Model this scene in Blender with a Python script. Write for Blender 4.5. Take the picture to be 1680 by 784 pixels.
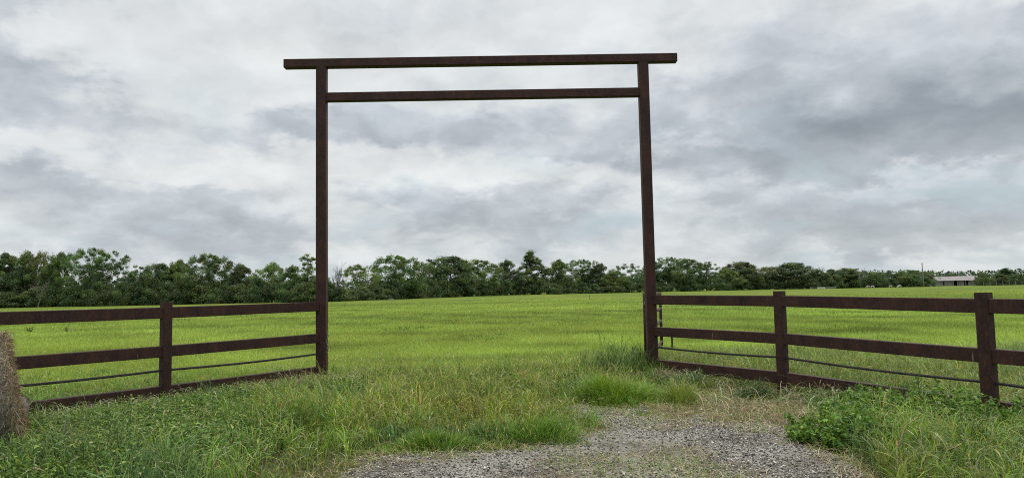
import bpy, math, random
import numpy as np
from mathutils import Vector, Matrix

R = math.radians
for o in list(bpy.data.objects):
    bpy.data.objects.remove(o, do_unlink=True)
SC = bpy.context.scene
C = SC.collection

# ------------------------------------------------------------------ camera
CH, PITCH, ROLL, F = 1.5, 0.0706918, 0.0195248, 1130.24
cam = bpy.data.cameras.new('camera')
cam.sensor_width = 36.0
cam.lens = F / 1680 * 36.0
cam.clip_start, cam.clip_end = 0.05, 20000
co = bpy.data.objects.new('camera', cam)
C.objects.link(co)
co.matrix_world = Matrix.Translation((0, 0, CH)) @ Matrix.Rotation(math.pi / 2 + PITCH, 4, 'X') @ Matrix.Rotation(-ROLL, 4, 'Z')
SC.camera = co

# survey helpers: turn a bearing measured in the photograph into a place on the ground, and back
CR, SR = math.cos(ROLL), math.sin(ROLL)
CP, SP = math.cos(PITCH), math.sin(PITCH)


def ray(u, v):
    a, b = u - 840, v - 392
    X = a * CR - b * SR
    Y = a * SR + b * CR
    d = Vector((X, 0, 0)) + F * Vector((0, CP, SP)) - Y * Vector((0, -SP, CP))
    return d.normalized()


def at_y(u, v, y):
    d = ray(u, v)
    t = y / d.y
    return Vector((d.x * t, y, CH + d.z * t))


def project(x, y, z):
    b = -SP * y + CP * (z - CH)
    c = CP * y + SP * (z - CH)
    X = F * x / c
    Y = -F * b / c
    return 840 + X * CR + Y * SR, 392 - X * SR + Y * CR


def sstep(a, b, x):
    t = np.clip((np.asarray(x, float) - a) / (b - a), 0, 1)
    return t * t * (3 - 2 * t)


def ground_z(x, y):
    x = np.asarray(x, float)
    y = np.asarray(y, float)
    z = -0.42 * sstep(60, 210, y)
    z = z + 0.018 * np.sin(x * .9 + 1.3) * np.sin(y * .8 + .4) + .03 * np.sin(x * .21 + 2) * np.sin(y * .17 + 1)
    return z


def at(u, v):
    d = ray(u, v)
    t = CH / max(1e-5, -d.z)
    for _ in range(30):
        z = float(ground_z(d.x * t, d.y * t))
        t = .5 * t + .5 * (CH - z) / max(1e-5, -d.z)
    return Vector((d.x * t, d.y * t, float(ground_z(d.x * t, d.y * t))))


# ------------------------------------------------------------------ world, sun, exposure
SUN_AZ, SUN_EL = R(38), R(56)
SKY = 0.1
w = bpy.data.worlds.new('World')
SC.world = w
w.use_nodes = True
N, L = w.node_tree.nodes, w.node_tree.links
N.clear()


def nd(t, **kw):
    n = N.new(t)
    for k, v in kw.items():
        setattr(n, k, v)
    return n


def setin(n, i, v):
    if isinstance(v, (int, float, tuple)):
        n.inputs[i].default_value = v
    else:
        L.new(v, n.inputs[i])


def M(op, a, b=0.0, c=None, clamp=False):
    n = nd('ShaderNodeMath', operation=op, use_clamp=clamp)
    setin(n, 0, a)
    setin(n, 1, b)
    if c is not None:
        setin(n, 2, c)
    return n.outputs[0]


def smooth(x, a, b):
    n = nd('ShaderNodeMapRange', interpolation_type='SMOOTHSTEP')
    setin(n, 0, x)
    setin(n, 1, a)
    setin(n, 2, b)
    return n.outputs[0]


def mixc(f, a, b):
    n = nd('ShaderNodeMix', data_type='RGBA')
    setin(n, 0, f)
    for i, c in ((6, a), (7, b)):
        if isinstance(c, tuple):
            n.inputs[i].default_value = (*c, 1)
        else:
            L.new(c, n.inputs[i])
    return n.outputs[2]


def comb(x, y, z=0.0):
    n = nd('ShaderNodeCombineXYZ')
    setin(n, 0, x)
    setin(n, 1, y)
    setin(n, 2, z)
    return n.outputs[0]


def noise(vec, scale, detail=6, rough=.55, dist=0.0, color=False):
    n = nd('ShaderNodeTexNoise')
    L.new(vec, n.inputs['Vector'])
    n.inputs['Scale'].default_value = scale
    n.inputs['Detail'].default_value = detail
    n.inputs['Roughness'].default_value = rough
    n.inputs['Distortion'].default_value = dist
    return n.outputs['Color' if color else 'Fac']


nishita = nd('ShaderNodeTexSky', sky_type='NISHITA', sun_disc=False, sun_elevation=SUN_EL, sun_rotation=SUN_AZ)
nishita.air_density, nishita.dust_density = 1.2, 2.0
tc = nd('ShaderNodeTexCoord')
sep = nd('ShaderNodeSeparateXYZ')
L.new(tc.outputs['Generated'], sep.inputs[0])
dx, dy, dz = sep.outputs
dzc = M('MAXIMUM', dz, 0.0)
inv = M('DIVIDE', 1.0, M('ADD', dzc, 0.36))
cx, cy = M('MULTIPLY', dx, inv), M('MULTIPLY', dy, inv)
P = comb(cx, cy, 0.0)
az = M('ARCTAN2', dx, dy)
el = M('ARCSINE', dz)
# large fields of thicker and thinner cloud, by bearing and height (degrees), ragged by noise
Dv = tc.outputs['Generated']
wsep = nd('ShaderNodeSeparateColor')
wmap = nd('ShaderNodeMapping')
wmap.inputs['Scale'].default_value = (1, 1, 2.0)
L.new(Dv, wmap.inputs['Vector'])
L.new(noise(wmap.outputs[0], 7.5, 9, .60, .0, color=True), wsep.inputs[0])
azw = M('ADD', az, M('MULTIPLY', M('SUBTRACT', wsep.outputs[0], .5), .34))
elw = M('ADD', el, M('MULTIPLY', M('SUBTRACT', wsep.outputs[1], .5), .17))


def bank(u, v, su, sv, amp):
    d = ray(u, v)
    a0, e0 = math.atan2(d.x, d.y), math.asin(d.z)
    qa = M('DIVIDE', M('SUBTRACT', azw, a0), su / F)
    qe = M('DIVIDE', M('SUBTRACT', elw, e0), sv / F)
    q = M('ADD', M('MULTIPLY', qa, qa), M('MULTIPLY', qe, qe))
    return M('MULTIPLY', smooth(M('EXPONENT', M('MULTIPLY', q, -.8)), .12, .80), amp)


thick = None
for b in [(0, 70, 85, 105, .54), (170, 225, 130, 40, .24), (70, 160, 150, 60, .12), (600, 205, 260, 44, .36), (420, 212, 90, 36, .22), (850, 225, 150, 40, .30),
          (250, 322, 220, 36, .38), (40, 330, 140, 36, .10), (690, 320, 110, 42, .40), (860, 350, 150, 40, .34), (1150, 285, 130, 38, .46), (1130, 175, 150, 55, .40),
          (1490, 215, 300, 60, .74), (1330, 115, 210, 90, .20), (1600, 120, 180, 110, .28), (1560, 365, 220, 30, .50), (1390, 320, 260, 40, .34), (1010, 265, 110, 36, .34),
          (480, 40, 260, 60, -.05), (800, 50, 260, 50, .10), (1100, 245, 90, 26, -.24), (1500, 300, 100, 20, -.24), (560, 275, 320, 26, -.22), (90, 270, 130, 22, -.2),
          (900, 285, 120, 22, -.2), (260, 120, 220, 70, -.22), (1700, 60, 120, 60, .2), (1380, 30, 220, 44, .18), (150, 385, 260, 28, .30), (480, 385, 200, 26, .24), (1000, 370, 200, 30, .26),
          (760, 400, 260, 20, .22), (1250, 400, 260, 22, .22)]:
    k = bank(*b)
    thick = k if thick is None else M('ADD', thick, k)
big = noise(P, 1.6, 5, .5, .0)
wob = nd('ShaderNodeVectorMath', operation='MULTIPLY_ADD')
L.new(noise(P, 5.0, 6, .6, 0, color=True), wob.inputs[0])
wob.inputs[1].default_value = (.16, .16, .0)
L.new(P, wob.inputs[2])


def puffs(k):
    """billows: rounded cells of cloud, broken up by noise, sampled nearer (k<1) or farther (k>1)"""
    n = nd('ShaderNodeVectorMath', operation='SCALE')
    L.new(wob.outputs[0], n.inputs[0])
    n.inputs[3].default_value = k
    v = nd('ShaderNodeTexVoronoi', feature='SMOOTH_F1', voronoi_dimensions='2D', normalize=True)
    L.new(n.outputs[0], v.inputs['Vector'])
    v.inputs['Scale'].default_value = 3.7
    v.inputs['Detail'].default_value = 4
    v.inputs['Roughness'].default_value = .55
    v.inputs['Smoothness'].default_value = .6
    return M('ADD', M('MULTIPLY', M('SUBTRACT', .38, v.outputs['Distance']), 1.0), M('MULTIPLY', M('SUBTRACT', noise(n.outputs[0], 3.0, 8, .55, 0), .5), 1.3))


fine = puffs(1.0)
T = M('ADD', thick, M('ADD', M('MULTIPLY', fine, 1.05), M('MULTIPLY', M('SUBTRACT', big, .5), .6)))
# cloud tops catch the light, cloud bases are in shade
rim = M('SUBTRACT', puffs(1.03), puffs(.97))
cloud = nd('ShaderNodeValToRGB')
setin(cloud, 0, M('MULTIPLY_ADD', T, .60, .12))
cr = cloud.color_ramp
cr.interpolation = 'B_SPLINE'
pts = [(0.0, (.70, .72, .715)), (.20, (.655, .678, .685)), (.34, (.568, .600, .626)), (.50, (.428, .462, .496)), (.78, (.300, .334, .370)), (1.0, (.23, .26, .295))]
while len(cr.elements) < len(pts):
    cr.elements.new(.5)
for e_, (p_, c_) in zip(cr.elements, pts):
    e_.position, e_.color = p_, (*c_, 1)
lit = M('MULTIPLY_ADD', rim, .38, 1.0)
vm = nd('ShaderNodeVectorMath', operation='SCALE')
L.new(cloud.outputs[0], vm.inputs[0])
L.new(lit, vm.inputs[3])
# thin teal breaks low in the sky
gap = M('MULTIPLY', M('MULTIPLY', smooth(noise(P, 2.6, 6, .5, .3), .50, .68), M('SUBTRACT', 1.0, smooth(el, .14, .34))), .70)
ccol = mixc(gap, vm.outputs[0], (.40, .50, .55))
# the far deck seen through more air
ccol = mixc(M('MULTIPLY', M('SUBTRACT', 1.0, smooth(el, .0, .16)), .32), ccol, (.46, .52, .56))
# an overcast vault is about three times as bright overhead as near the horizon
vault = M('MULTIPLY_ADD', smooth(el, .46, 1.25), 1.85, 1.0)
vs = nd('ShaderNodeVectorMath', operation='SCALE')
L.new(ccol, vs.inputs[0])
L.new(M('MULTIPLY', vault, 1.0 / SKY), vs.inputs[3])
skyc = mixc(0.94, nishita.outputs[0], vs.outputs[0])
bg = nd('ShaderNodeBackground')
L.new(skyc, bg.inputs[0])
bg.inputs[1].default_value = SKY
wo = nd('ShaderNodeOutputWorld')
L.new(bg.outputs[0], wo.inputs[0])
w.cycles.sampling_method = 'MANUAL'
w.cycles.sample_map_resolution = 512

sl = bpy.data.lights.new('sun', 'SUN')
sl.energy, sl.angle, sl.color = 1.5, R(14), (1, .95, .86)
so = bpy.data.objects.new('sun', sl)
C.objects.link(so)
sdir = Vector((math.sin(SUN_AZ) * math.cos(SUN_EL), math.cos(SUN_AZ) * math.cos(SUN_EL), math.sin(SUN_EL)))
so.rotation_euler = (-sdir).to_track_quat('-Z', 'Y').to_euler()
so.location = sdir * 50

vs_ = SC.view_settings
vs_.view_transform, vs_.look, vs_.exposure, vs_.gamma = 'Standard', 'None', 0.2, 1.0
vs_.use_curve_mapping = False
SC.cycles.filter_width = 1.05
SC.cycles.use_denoising = False
SC.cycles.max_bounces = 6
SC.cycles.diffuse_bounces = 3
SC.cycles.transparent_max_bounces = 4

rng = np.random.default_rng(7)
rnd = random.Random(5)


# ------------------------------------------------------------------ materials
def mat(name):
    m = bpy.data.materials.new(name)
    m.use_nodes = True
    nt = m.node_tree
    return m, nt.nodes, nt.links, nt.nodes['Principled BSDF']


def ramp(n, l, fac, stops):
    r = n.new('ShaderNodeValToRGB')
    l.new(fac, r.inputs[0])
    e = r.color_ramp.elements
    while len(e) < len(stops):
        e.new(.5)
    for a, (p, c) in zip(e, stops):
        a.position, a.color = p, (*c, 1)
    return r.outputs[0]


def tex(n, l, scale, detail=5, rough=.6, coord='Object', stretch=(1, 1, 1), kind='ShaderNodeTexNoise'):
    t = n.new('ShaderNodeTexCoord')
    mp = n.new('ShaderNodeMapping')
    mp.inputs['Scale'].default_value = stretch
    l.new(t.outputs[coord], mp.inputs[0])
    x = n.new(kind)
    l.new(mp.outputs[0], x.inputs['Vector'])
    x.inputs['Scale'].default_value = scale
    if 'Detail' in x.inputs:
        x.inputs['Detail'].default_value = detail
        x.inputs['Roughness'].default_value = rough
    return x


def mixn(n, l, f, a, b, mode='MIX'):
    x = n.new('ShaderNodeMix')
    x.data_type, x.blend_type = 'RGBA', mode
    for i, v in ((0, f), (6, a), (7, b)):
        if isinstance(v, tuple):
            x.inputs[i].default_value = (*v, 1)
        elif isinstance(v, (int, float)):
            x.inputs[i].default_value = v
        else:
            l.new(v, x.inputs[i])
    return x.outputs[2]


def plant_mat(name, trans=.3, vary=0.0, rough=.55, spec=.25):
    m, n, l, p = mat(name)
    a = n.new('ShaderNodeVertexColor')
    a.layer_name = 'Col'
    col = a.outputs[0]
    if vary:
        oi = n.new('ShaderNodeObjectInfo')
        hs = n.new('ShaderNodeHueSaturation')
        mr = n.new('ShaderNodeMapRange')
        l.new(oi.outputs['Random'], mr.inputs[0])
        mr.inputs[3].default_value, mr.inputs[4].default_value = 1 - vary, 1 + vary
        l.new(mr.outputs[0], hs.inputs['Value'])
        m2 = n.new('ShaderNodeMath')
        m2.operation = 'MULTIPLY'
        l.new(oi.outputs['Random'], m2.inputs[0])
        m2.inputs[1].default_value = 7.31
        m3 = n.new('ShaderNodeMath')
        m3.operation = 'FRACT'
        l.new(m2.outputs[0], m3.inputs[0])
        mr2 = n.new('ShaderNodeMapRange')
        l.new(m3.outputs[0], mr2.inputs[0])
        mr2.inputs[3].default_value, mr2.inputs[4].default_value = .475, .515
        l.new(mr2.outputs[0], hs.inputs['Hue'])
        l.new(col, hs.inputs['Color'])
        col = hs.outputs[0]
    l.new(col, p.inputs['Base Color'])
    p.inputs['Roughness'].default_value = rough
    p.inputs['Specular IOR Level'].default_value = spec
    t = n.new('ShaderNodeBsdfTranslucent')
    l.new(mixn(n, l, 1.0, col, (1.15, 1.1, .6), 'MULTIPLY'), t.inputs[0])
    ms = n.new('ShaderNodeMixShader')
    ms.inputs[0].default_value = trans
    l.new(p.outputs[0], ms.inputs[1])
    l.new(t.outputs[0], ms.inputs[2])
    l.new(ms.outputs[0], n['Material Output'].inputs[0])
    return m


def plain(name, stops, scale=8, rough=.8, stretch=(1, 1, 1), bump=.0, metal=0.0, detail=5):
    m, n, l, p = mat(name)
    t = tex(n, l, scale, detail, .6, 'Object', stretch)
    l.new(ramp(n, l, t.outputs['Fac'], stops), p.inputs['Base Color'])
    p.inputs['Roughness'].default_value = rough
    p.inputs['Specular IOR Level'].default_value = .25
    p.inputs['Metallic'].default_value = metal
    if bump:
        b = n.new('ShaderNodeBump')
        b.inputs['Strength'].default_value = bump
        b.inputs['Distance'].default_value = .02
        l.new(t.outputs['Fac'], b.inputs['Height'])
        l.new(b.outputs[0], p.inputs['Normal'])
    return m


GRASS = plant_mat('grass_blades', .27)
LEAF = plant_mat('tree_leaves', .30, .22, .6, .2)
WEED = plant_mat('weed_leaves', .28)
STRAW = plant_mat('straw', .12, 0, .8, .1)
BARK = plain('bark', [(.3, (.055, .045, .036)), (.7, (.12, .10, .085))], 3, .9)
PALEBARK = plain('pale_bark', [(.3, (.11, .10, .085)), (.7, (.19, .175, .15))], 3, .9)
GREYBARK = plain('grey_bark', [(.3, (.06, .053, .05)), (.7, (.12, .108, .10))], 3, .9)


def rust_mat():
    m, n, l, p = mat('rusted_steel')
    a = tex(n, l, 4.5, 7, .7, 'Object', (1, 1, .6))
    b = tex(n, l, 45, 4, .7, 'Object', (1, 1, .55))
    c = tex(n, l, 9, 5, .7, 'Object')
    base = ramp(n, l, a.outputs['Fac'], [(.3, (.017, .0085, .0080)), (.5, (.036, .0150, .0120)), (.72, (.070, .0250, .0150))])
    spk = ramp(n, l, b.outputs['Fac'], [(.52, (0, 0, 0)), (.68, (.9, .9, .9))])
    col = mixn(n, l, spk, base, (.078, .032, .017))
    drk = ramp(n, l, c.outputs['Fac'], [(.30, (.55, .55, .58)), (.52, (1, 1, 1))])
    col = mixn(n, l, 1.0, col, drk, 'MULTIPLY')
    # a few chalky scratches
    s = tex(n, l, 16, 2, .5, 'Object', (1, 1, .22))
    sc = ramp(n, l, s.outputs['Fac'], [(.76, (0, 0, 0)), (.79, (.5, .5, .5))])
    col = mixn(n, l, sc, col, (.26, .22, .19))
    l.new(col, p.inputs['Base Color'])
    p.inputs['Roughness'].default_value = .68
    p.inputs['Specular IOR Level'].default_value = .3
    bp = n.new('ShaderNodeBump')
    bp.inputs['Strength'].default_value = .35
    bp.inputs['Distance'].default_value = .006
    l.new(b.outputs['Fac'], bp.inputs['Height'])
    l.new(bp.outputs[0], p.inputs['Normal'])
    return m


RUST = rust_mat()
WIRE = plain('dark_wire', [(.3, (.02, .018, .02)), (.7, (.045, .035, .035))], 6, .6)
STEEL = plain('worn_steel', [(.3, (.16, .15, .14)), (.7, (.34, .33, .32))], 40, .45, metal=.6)


# ------------------------------------------------------------------ mesh helpers
def np_mesh(name, verts, loops, starts, material, cols=None, smooth_=False):
    me = bpy.data.meshes.new(name)
    verts = np.ascontiguousarray(verts, np.float32)
    me.vertices.add(len(verts))
    me.vertices.foreach_set('co', verts.ravel())
    me.loops.add(len(loops))
    me.loops.foreach_set('vertex_index', np.ascontiguousarray(loops, np.int32))
    me.polygons.add(len(starts))
    me.polygons.foreach_set('loop_start', np.ascontiguousarray(starts, np.int32))
    if smooth_:
        me.polygons.foreach_set('use_smooth', np.ones(len(starts), bool))
    me.update(calc_edges=True)
    if cols is not None:
        at_ = me.color_attributes.new('Col', 'FLOAT_COLOR', 'POINT')
        c = np.ones((len(verts), 4), np.float32)
        c[:, :3] = cols
        at_.data.foreach_set('color', c.ravel())
    me.materials.append(material)
    return me


def link(name, me, parent=None, loc=None):
    o = bpy.data.objects.new(name, me)
    C.objects.link(o)
    if parent:
        o.parent = parent
    if loc is not None:
        o.location = loc
    return o


def tag(o, label=None, cat=None, group=None, kind=None):
    for k, v in (('label', label), ('category', cat), ('group', group), ('kind', kind)):
        if v:
            o[k] = v
    return o


def empty(name, loc, rz=0.0):
    o = bpy.data.objects.new(name, None)
    C.objects.link(o)
    o.location = loc
    o.rotation_euler[2] = rz
    o.empty_display_size = .3
    return o


class MB:
    def __init__(s):
        s.v, s.f = [], []

    def box_between(s, a, b, wdt, hgt, up=Vector((0, 0, 1)), bev=.006):
        """square tube from a to b: wdt across, hgt along 'up', chamfered long edges"""
        a, b = Vector(a), Vector(b)
        d = (b - a).normalized()
        x = d.cross(up).normalized()
        y = x.cross(d).normalized()
        ring = []
        hw, hh = wdt / 2, hgt / 2
        for sx, sy, fx in ((1, 1, 0), (1, 1, 1), (-1, 1, 1), (-1, 1, 0), (-1, -1, 0), (-1, -1, 1), (1, -1, 1), (1, -1, 0)):
            px, py = (hw, hh - bev) if fx == 0 else (hw - bev, hh)
            ring.append((sx * px, sy * py))
        k = len(s.v)
        for e in (a, b):
            for px, py in ring:
                s.v.append(e + x * px + y * py)
        n = 8
        for i in range(n):
            j = (i + 1) % n
            s.f.append((k + i, k + j, k + n + j, k + n + i))
        s.f.append(tuple(range(k + n - 1, k - 1, -1)))
        s.f.append(tuple(range(k + n, k + 2 * n)))
        return s

    def tube(s, pts, rad, n=6, cap=True):
        pts = [Vector(p) for p in pts]
        if not hasattr(rad, '__len__'):
            rad = [rad] * len(pts)
        k = len(s.v)
        prev = None
        for i, p in enumerate(pts):
            d = (pts[min(i + 1, len(pts) - 1)] - pts[max(i - 1, 0)])
            d = d.normalized() if d.length > 1e-9 else Vector((0, 0, 1))
            if prev is None:
                prev = d.orthogonal().normalized()
            x = (prev - d * prev.dot(d))
            x = x.normalized() if x.length > 1e-6 else d.orthogonal().normalized()
            prev = x
            y = d.cross(x)
            for j in range(n):
                a = 2 * math.pi * j / n
                s.v.append(p + (x * math.cos(a) + y * math.sin(a)) * rad[i])
        for i in range(len(pts) - 1):
            for j in range(n):
                a, b = k + i * n + j, k + i * n + (j + 1) % n
                s.f.append((a, b, b + n, a + n))
        if cap:
            s.f.append(tuple(range(k + n - 1, k - 1, -1)))
            e = k + (len(pts) - 1) * n
            s.f.append(tuple(range(e, e + n)))
        return s

    def poly(s, pts):
        k = len(s.v)
        s.v += [Vector(p) for p in pts]
        s.f.append(tuple(range(k, k + len(pts))))
        return s

    def mesh(s, name, material, smooth_=False):
        me = bpy.data.meshes.new(name)
        me.from_pydata([tuple(p) for p in s.v], [], s.f)
        me.materials.append(material)
        if smooth_:
            for p in me.polygons:
                p.use_smooth = True
        me.update()
        return me

    def build(s, name, material, parent=None, smooth_=False):
        """one mesh object, its origin at the parent's base"""
        if parent is not None:
            off = parent.location
            s.v = [p - off for p in s.v]
        return link(name, s.mesh(name, material, smooth_), parent)


def fb(x, y, f, seed):
    """cheap smooth noise, about -1..1"""
    g = np.random.default_rng(seed)
    out = 0
    amp, tot = 1.0, 0
    for o in range(4):
        a = 0
        for k in range(4):
            th = g.uniform(0, 2 * math.pi)
            ph = g.uniform(0, 2 * math.pi)
            fr = f * (1.9 ** o) * g.uniform(.75, 1.3)
            a = a + np.sin((x * math.cos(th) + y * math.sin(th)) * fr + ph)
        out = out + amp * a / 2.2
        tot += amp
        amp *= .6
    return out / tot


def blades(px, py, pz, h, wd, lean, ang, cols, prof=((0, 1), (.42, .9), (.76, .55), (1, 0)), facing=None, tipcol=None, droop=0.0):
    """grass blades as curved tapering strips; returns verts, loops, starts, colours"""
    n = len(px)
    ld = np.stack([np.cos(ang), np.sin(ang), np.zeros(n)], 1)
    if facing is None:
        facing = ang + math.pi / 2 + rng.normal(0, .7, n)
    wdv = np.stack([np.cos(facing), np.sin(facing), np.zeros(n)], 1)
    base = np.stack([px, py, pz], 1)
    V, CC = [], []
    S = len(prof)
    for i, (s, wf) in enumerate(prof):
        up = h * s * (1 - .28 * np.minimum(lean, 1.6) * s - droop * s ** 3)
        cpt = base + ld * (h * lean * s ** 2)[:, None]
        cpt[:, 2] += up
        last = i == S - 1
        c = cols if tipcol is None else cols * (1 - s ** 2) + tipcol * s ** 2
        if last:
            V.append(cpt[:, None, :])
            CC.append(c[:, None, :])
        else:
            o = wdv * (wd * wf * .5)[:, None]
            V.append(np.stack([cpt - o, cpt + o], 1))
            CC.append(np.stack([c, c], 1))
    V = np.concatenate(V, 1)
    CC = np.concatenate(CC, 1)
    k = V.shape[1]
    quad = []
    for i in range(S - 2):
        quad += [2 * i, 2 * i + 1, 2 * i + 3, 2 * i + 2]
    quad += [2 * (S - 2), 2 * (S - 2) + 1, 2 * (S - 1)]
    pat = np.array(quad)
    loops = (np.arange(n)[:, None] * k + pat[None, :]).ravel()
    st = np.array([4 * i for i in range(S - 2)] + [4 * (S - 2)])
    starts = (np.arange(n)[:, None] * len(pat) + st[None, :]).ravel()
    return V.reshape(-1, 3), loops, starts, CC.reshape(-1, 3)


def leaves(cen, length, width, cols, nrm=None, droop=.3):
    """leaf-shaped rhombs folded on the midrib, any direction"""
    n = len(cen)
    a = rng.normal(size=(n, 3))
    if nrm is not None:
        a = nrm
    a /= np.linalg.norm(a, axis=1)[:, None] + 1e-9
    b = rng.normal(size=(n, 3))
    b = np.cross(a, b)
    b /= np.linalg.norm(b, axis=1)[:, None] + 1e-9
    c = np.cross(a, b)
    l_, w_ = length[:, None] * .5, width[:, None] * .5
    V = np.stack([cen - b * l_, cen + c * w_ - b * l_ * .1, cen + b * l_ - a * l_ * droop, cen - c * w_ - b * l_ * .1], 1)
    loops = np.arange(n * 4)
    return V.reshape(-1, 3), loops, np.arange(n) * 4, np.repeat(cols, 4, 0)


def join(parts):
    V, Lp, S, CC = [], [], [], []
    nv = nl = 0
    for v, l, s, c in parts:
        V.append(v)
        Lp.append(l + nv)
        S.append(s + nl)
        CC.append(c)
        nv += len(v)
        nl += len(l)
    return np.concatenate(V), np.concatenate(Lp), np.concatenate(S), np.concatenate(CC)


def jit(c, n, a=.16, hue=.08):
    c = np.broadcast_to(np.asarray(c, float), (n, 3)) if np.ndim(c) == 1 else c
    return np.clip(1.1 * c * (1 + rng.normal(0, a, (n, 1))) * (1 + rng.normal(0, hue, (n, 3))), .004, 1)


def pick(n, table):
    """random colour per blade from (weight, colour)"""
    wts = np.array([t[0] for t in table], float)
    i = rng.choice(len(table), n, p=wts / wts.sum())
    return jit(np.array([t[1] for t in table])[i], n)


def inpoly(u, v, poly):
    ins = np.zeros(np.shape(u), bool)
    k = len(poly)
    for i in range(k):
        x1, y1 = poly[i]
        x2, y2 = poly[(i + 1) % k]
        if y1 == y2:
            continue
        c = ((y1 > v) != (y2 > v)) & (u < (x2 - x1) * (v - y1) / (y2 - y1) + x1)
        ins ^= c
    return ins


BRIGHT, MID, DARK = (.175, .330, .038), (.118, .215, .038), (.056, .116, .030)
BLUE, PALE, TAN = (.055, .11, .045), (.19, .25, .10), (.34, .28, .13)
STRAWC, YEL, BROWN, YG = (.44, .39, .25), (.38, .38, .05), (.20, .13, .065), (.215, .315, .032)
FIELD = (.262, .370, .078)

# ------------------------------------------------------------------ the ground: one sheet, finer near the gateway
GRAV = [(500, 820), (575, 775), (640, 752), (720, 745), (850, 741), (935, 722), (992, 703), (975, 692), (915, 688), (895, 676), (960, 668), (1045, 672),
        (1065, 690), (1180, 693), (1280, 702), (1330, 735), (1395, 768), (1450, 820), (1900, 1400), (-300, 1400)]
GRAV2 = [(920, 640), (948, 640), (950, 655), (918, 655)]
DRYP = [(1050, 690), (1060, 658), (1130, 650), (1200, 632), (1330, 655), (1350, 690), (1380, 735), (1440, 775), (1500, 840), (1440, 840), (1330, 735), (1240, 705), (1150, 700)]


def zones(x, y):
    """which parts of the ground are gravel and which are dry bare earth, from the surveyed outlines"""
    n1, n2 = fb(x, y, 5.0, 3), fb(x, y, 7.5, 4)
    u, v = project(x, np.maximum(y, 2.0), 0.0)
    n3 = fb(x, y, 17.0, 5)
    uu, vv = u + 18 * n1 + 9 * n3, v + 9 * n2 + 6 * n3
    g = inpoly(uu, vv, GRAV) | inpoly(uu, vv, GRAV2)
    d = inpoly(uu, vv, DRYP) & ~g
    return u, v, g, d


def spread(lo, hi, step, far, grow):
    a = list(np.arange(lo, hi, step))
    s, p = step, a[-1]
    right = []
    while p < far:
        s *= grow
        p += s
        right.append(p)
    return a, right


ax, rx = spread(-12, 12, .075, 2600, 1.12)
lx = [-q for q in rx]
gx = np.array(sorted(lx + ax + rx))
ay, ry = spread(2.0, 15.5, .06, 3200, 1.09)
gy = np.array([-60, -20, -6, 0, 1.2] + ay + ry)
GX, GY = np.meshgrid(gx, gy)
nx_, ny_ = len(gx), len(gy)
fx, fy = GX.ravel(), GY.ravel()
u_, v_, g_, d_ = zones(fx, fy)
near = (fy < 13) & (np.abs(fx) < 12)
g_ &= near
d_ &= near


def blur(a, k):
    a = a.reshape(ny_, nx_).astype(float)
    for _ in range(k):
        p = np.pad(a, 1, mode='edge')
        a = (p[1:-1, 1:-1] * 2 + p[:-2, 1:-1] + p[2:, 1:-1] + p[1:-1, :-2] + p[1:-1, 2:]) / 6
    return a.ravel()


gm, dm = blur(g_, 3), blur(d_, 4)
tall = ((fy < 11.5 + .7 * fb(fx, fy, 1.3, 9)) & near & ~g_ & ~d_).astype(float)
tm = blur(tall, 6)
gz = ground_z(fx, fy) + .02 * gm
idx = np.arange(nx_ * ny_).reshape(ny_, nx_)
quads = np.stack([idx[:-1, :-1], idx[:-1, 1:], idx[1:, 1:], idx[1:, :-1]], -1).reshape(-1, 4)
isg = gm[quads].mean(1) > .5


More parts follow.
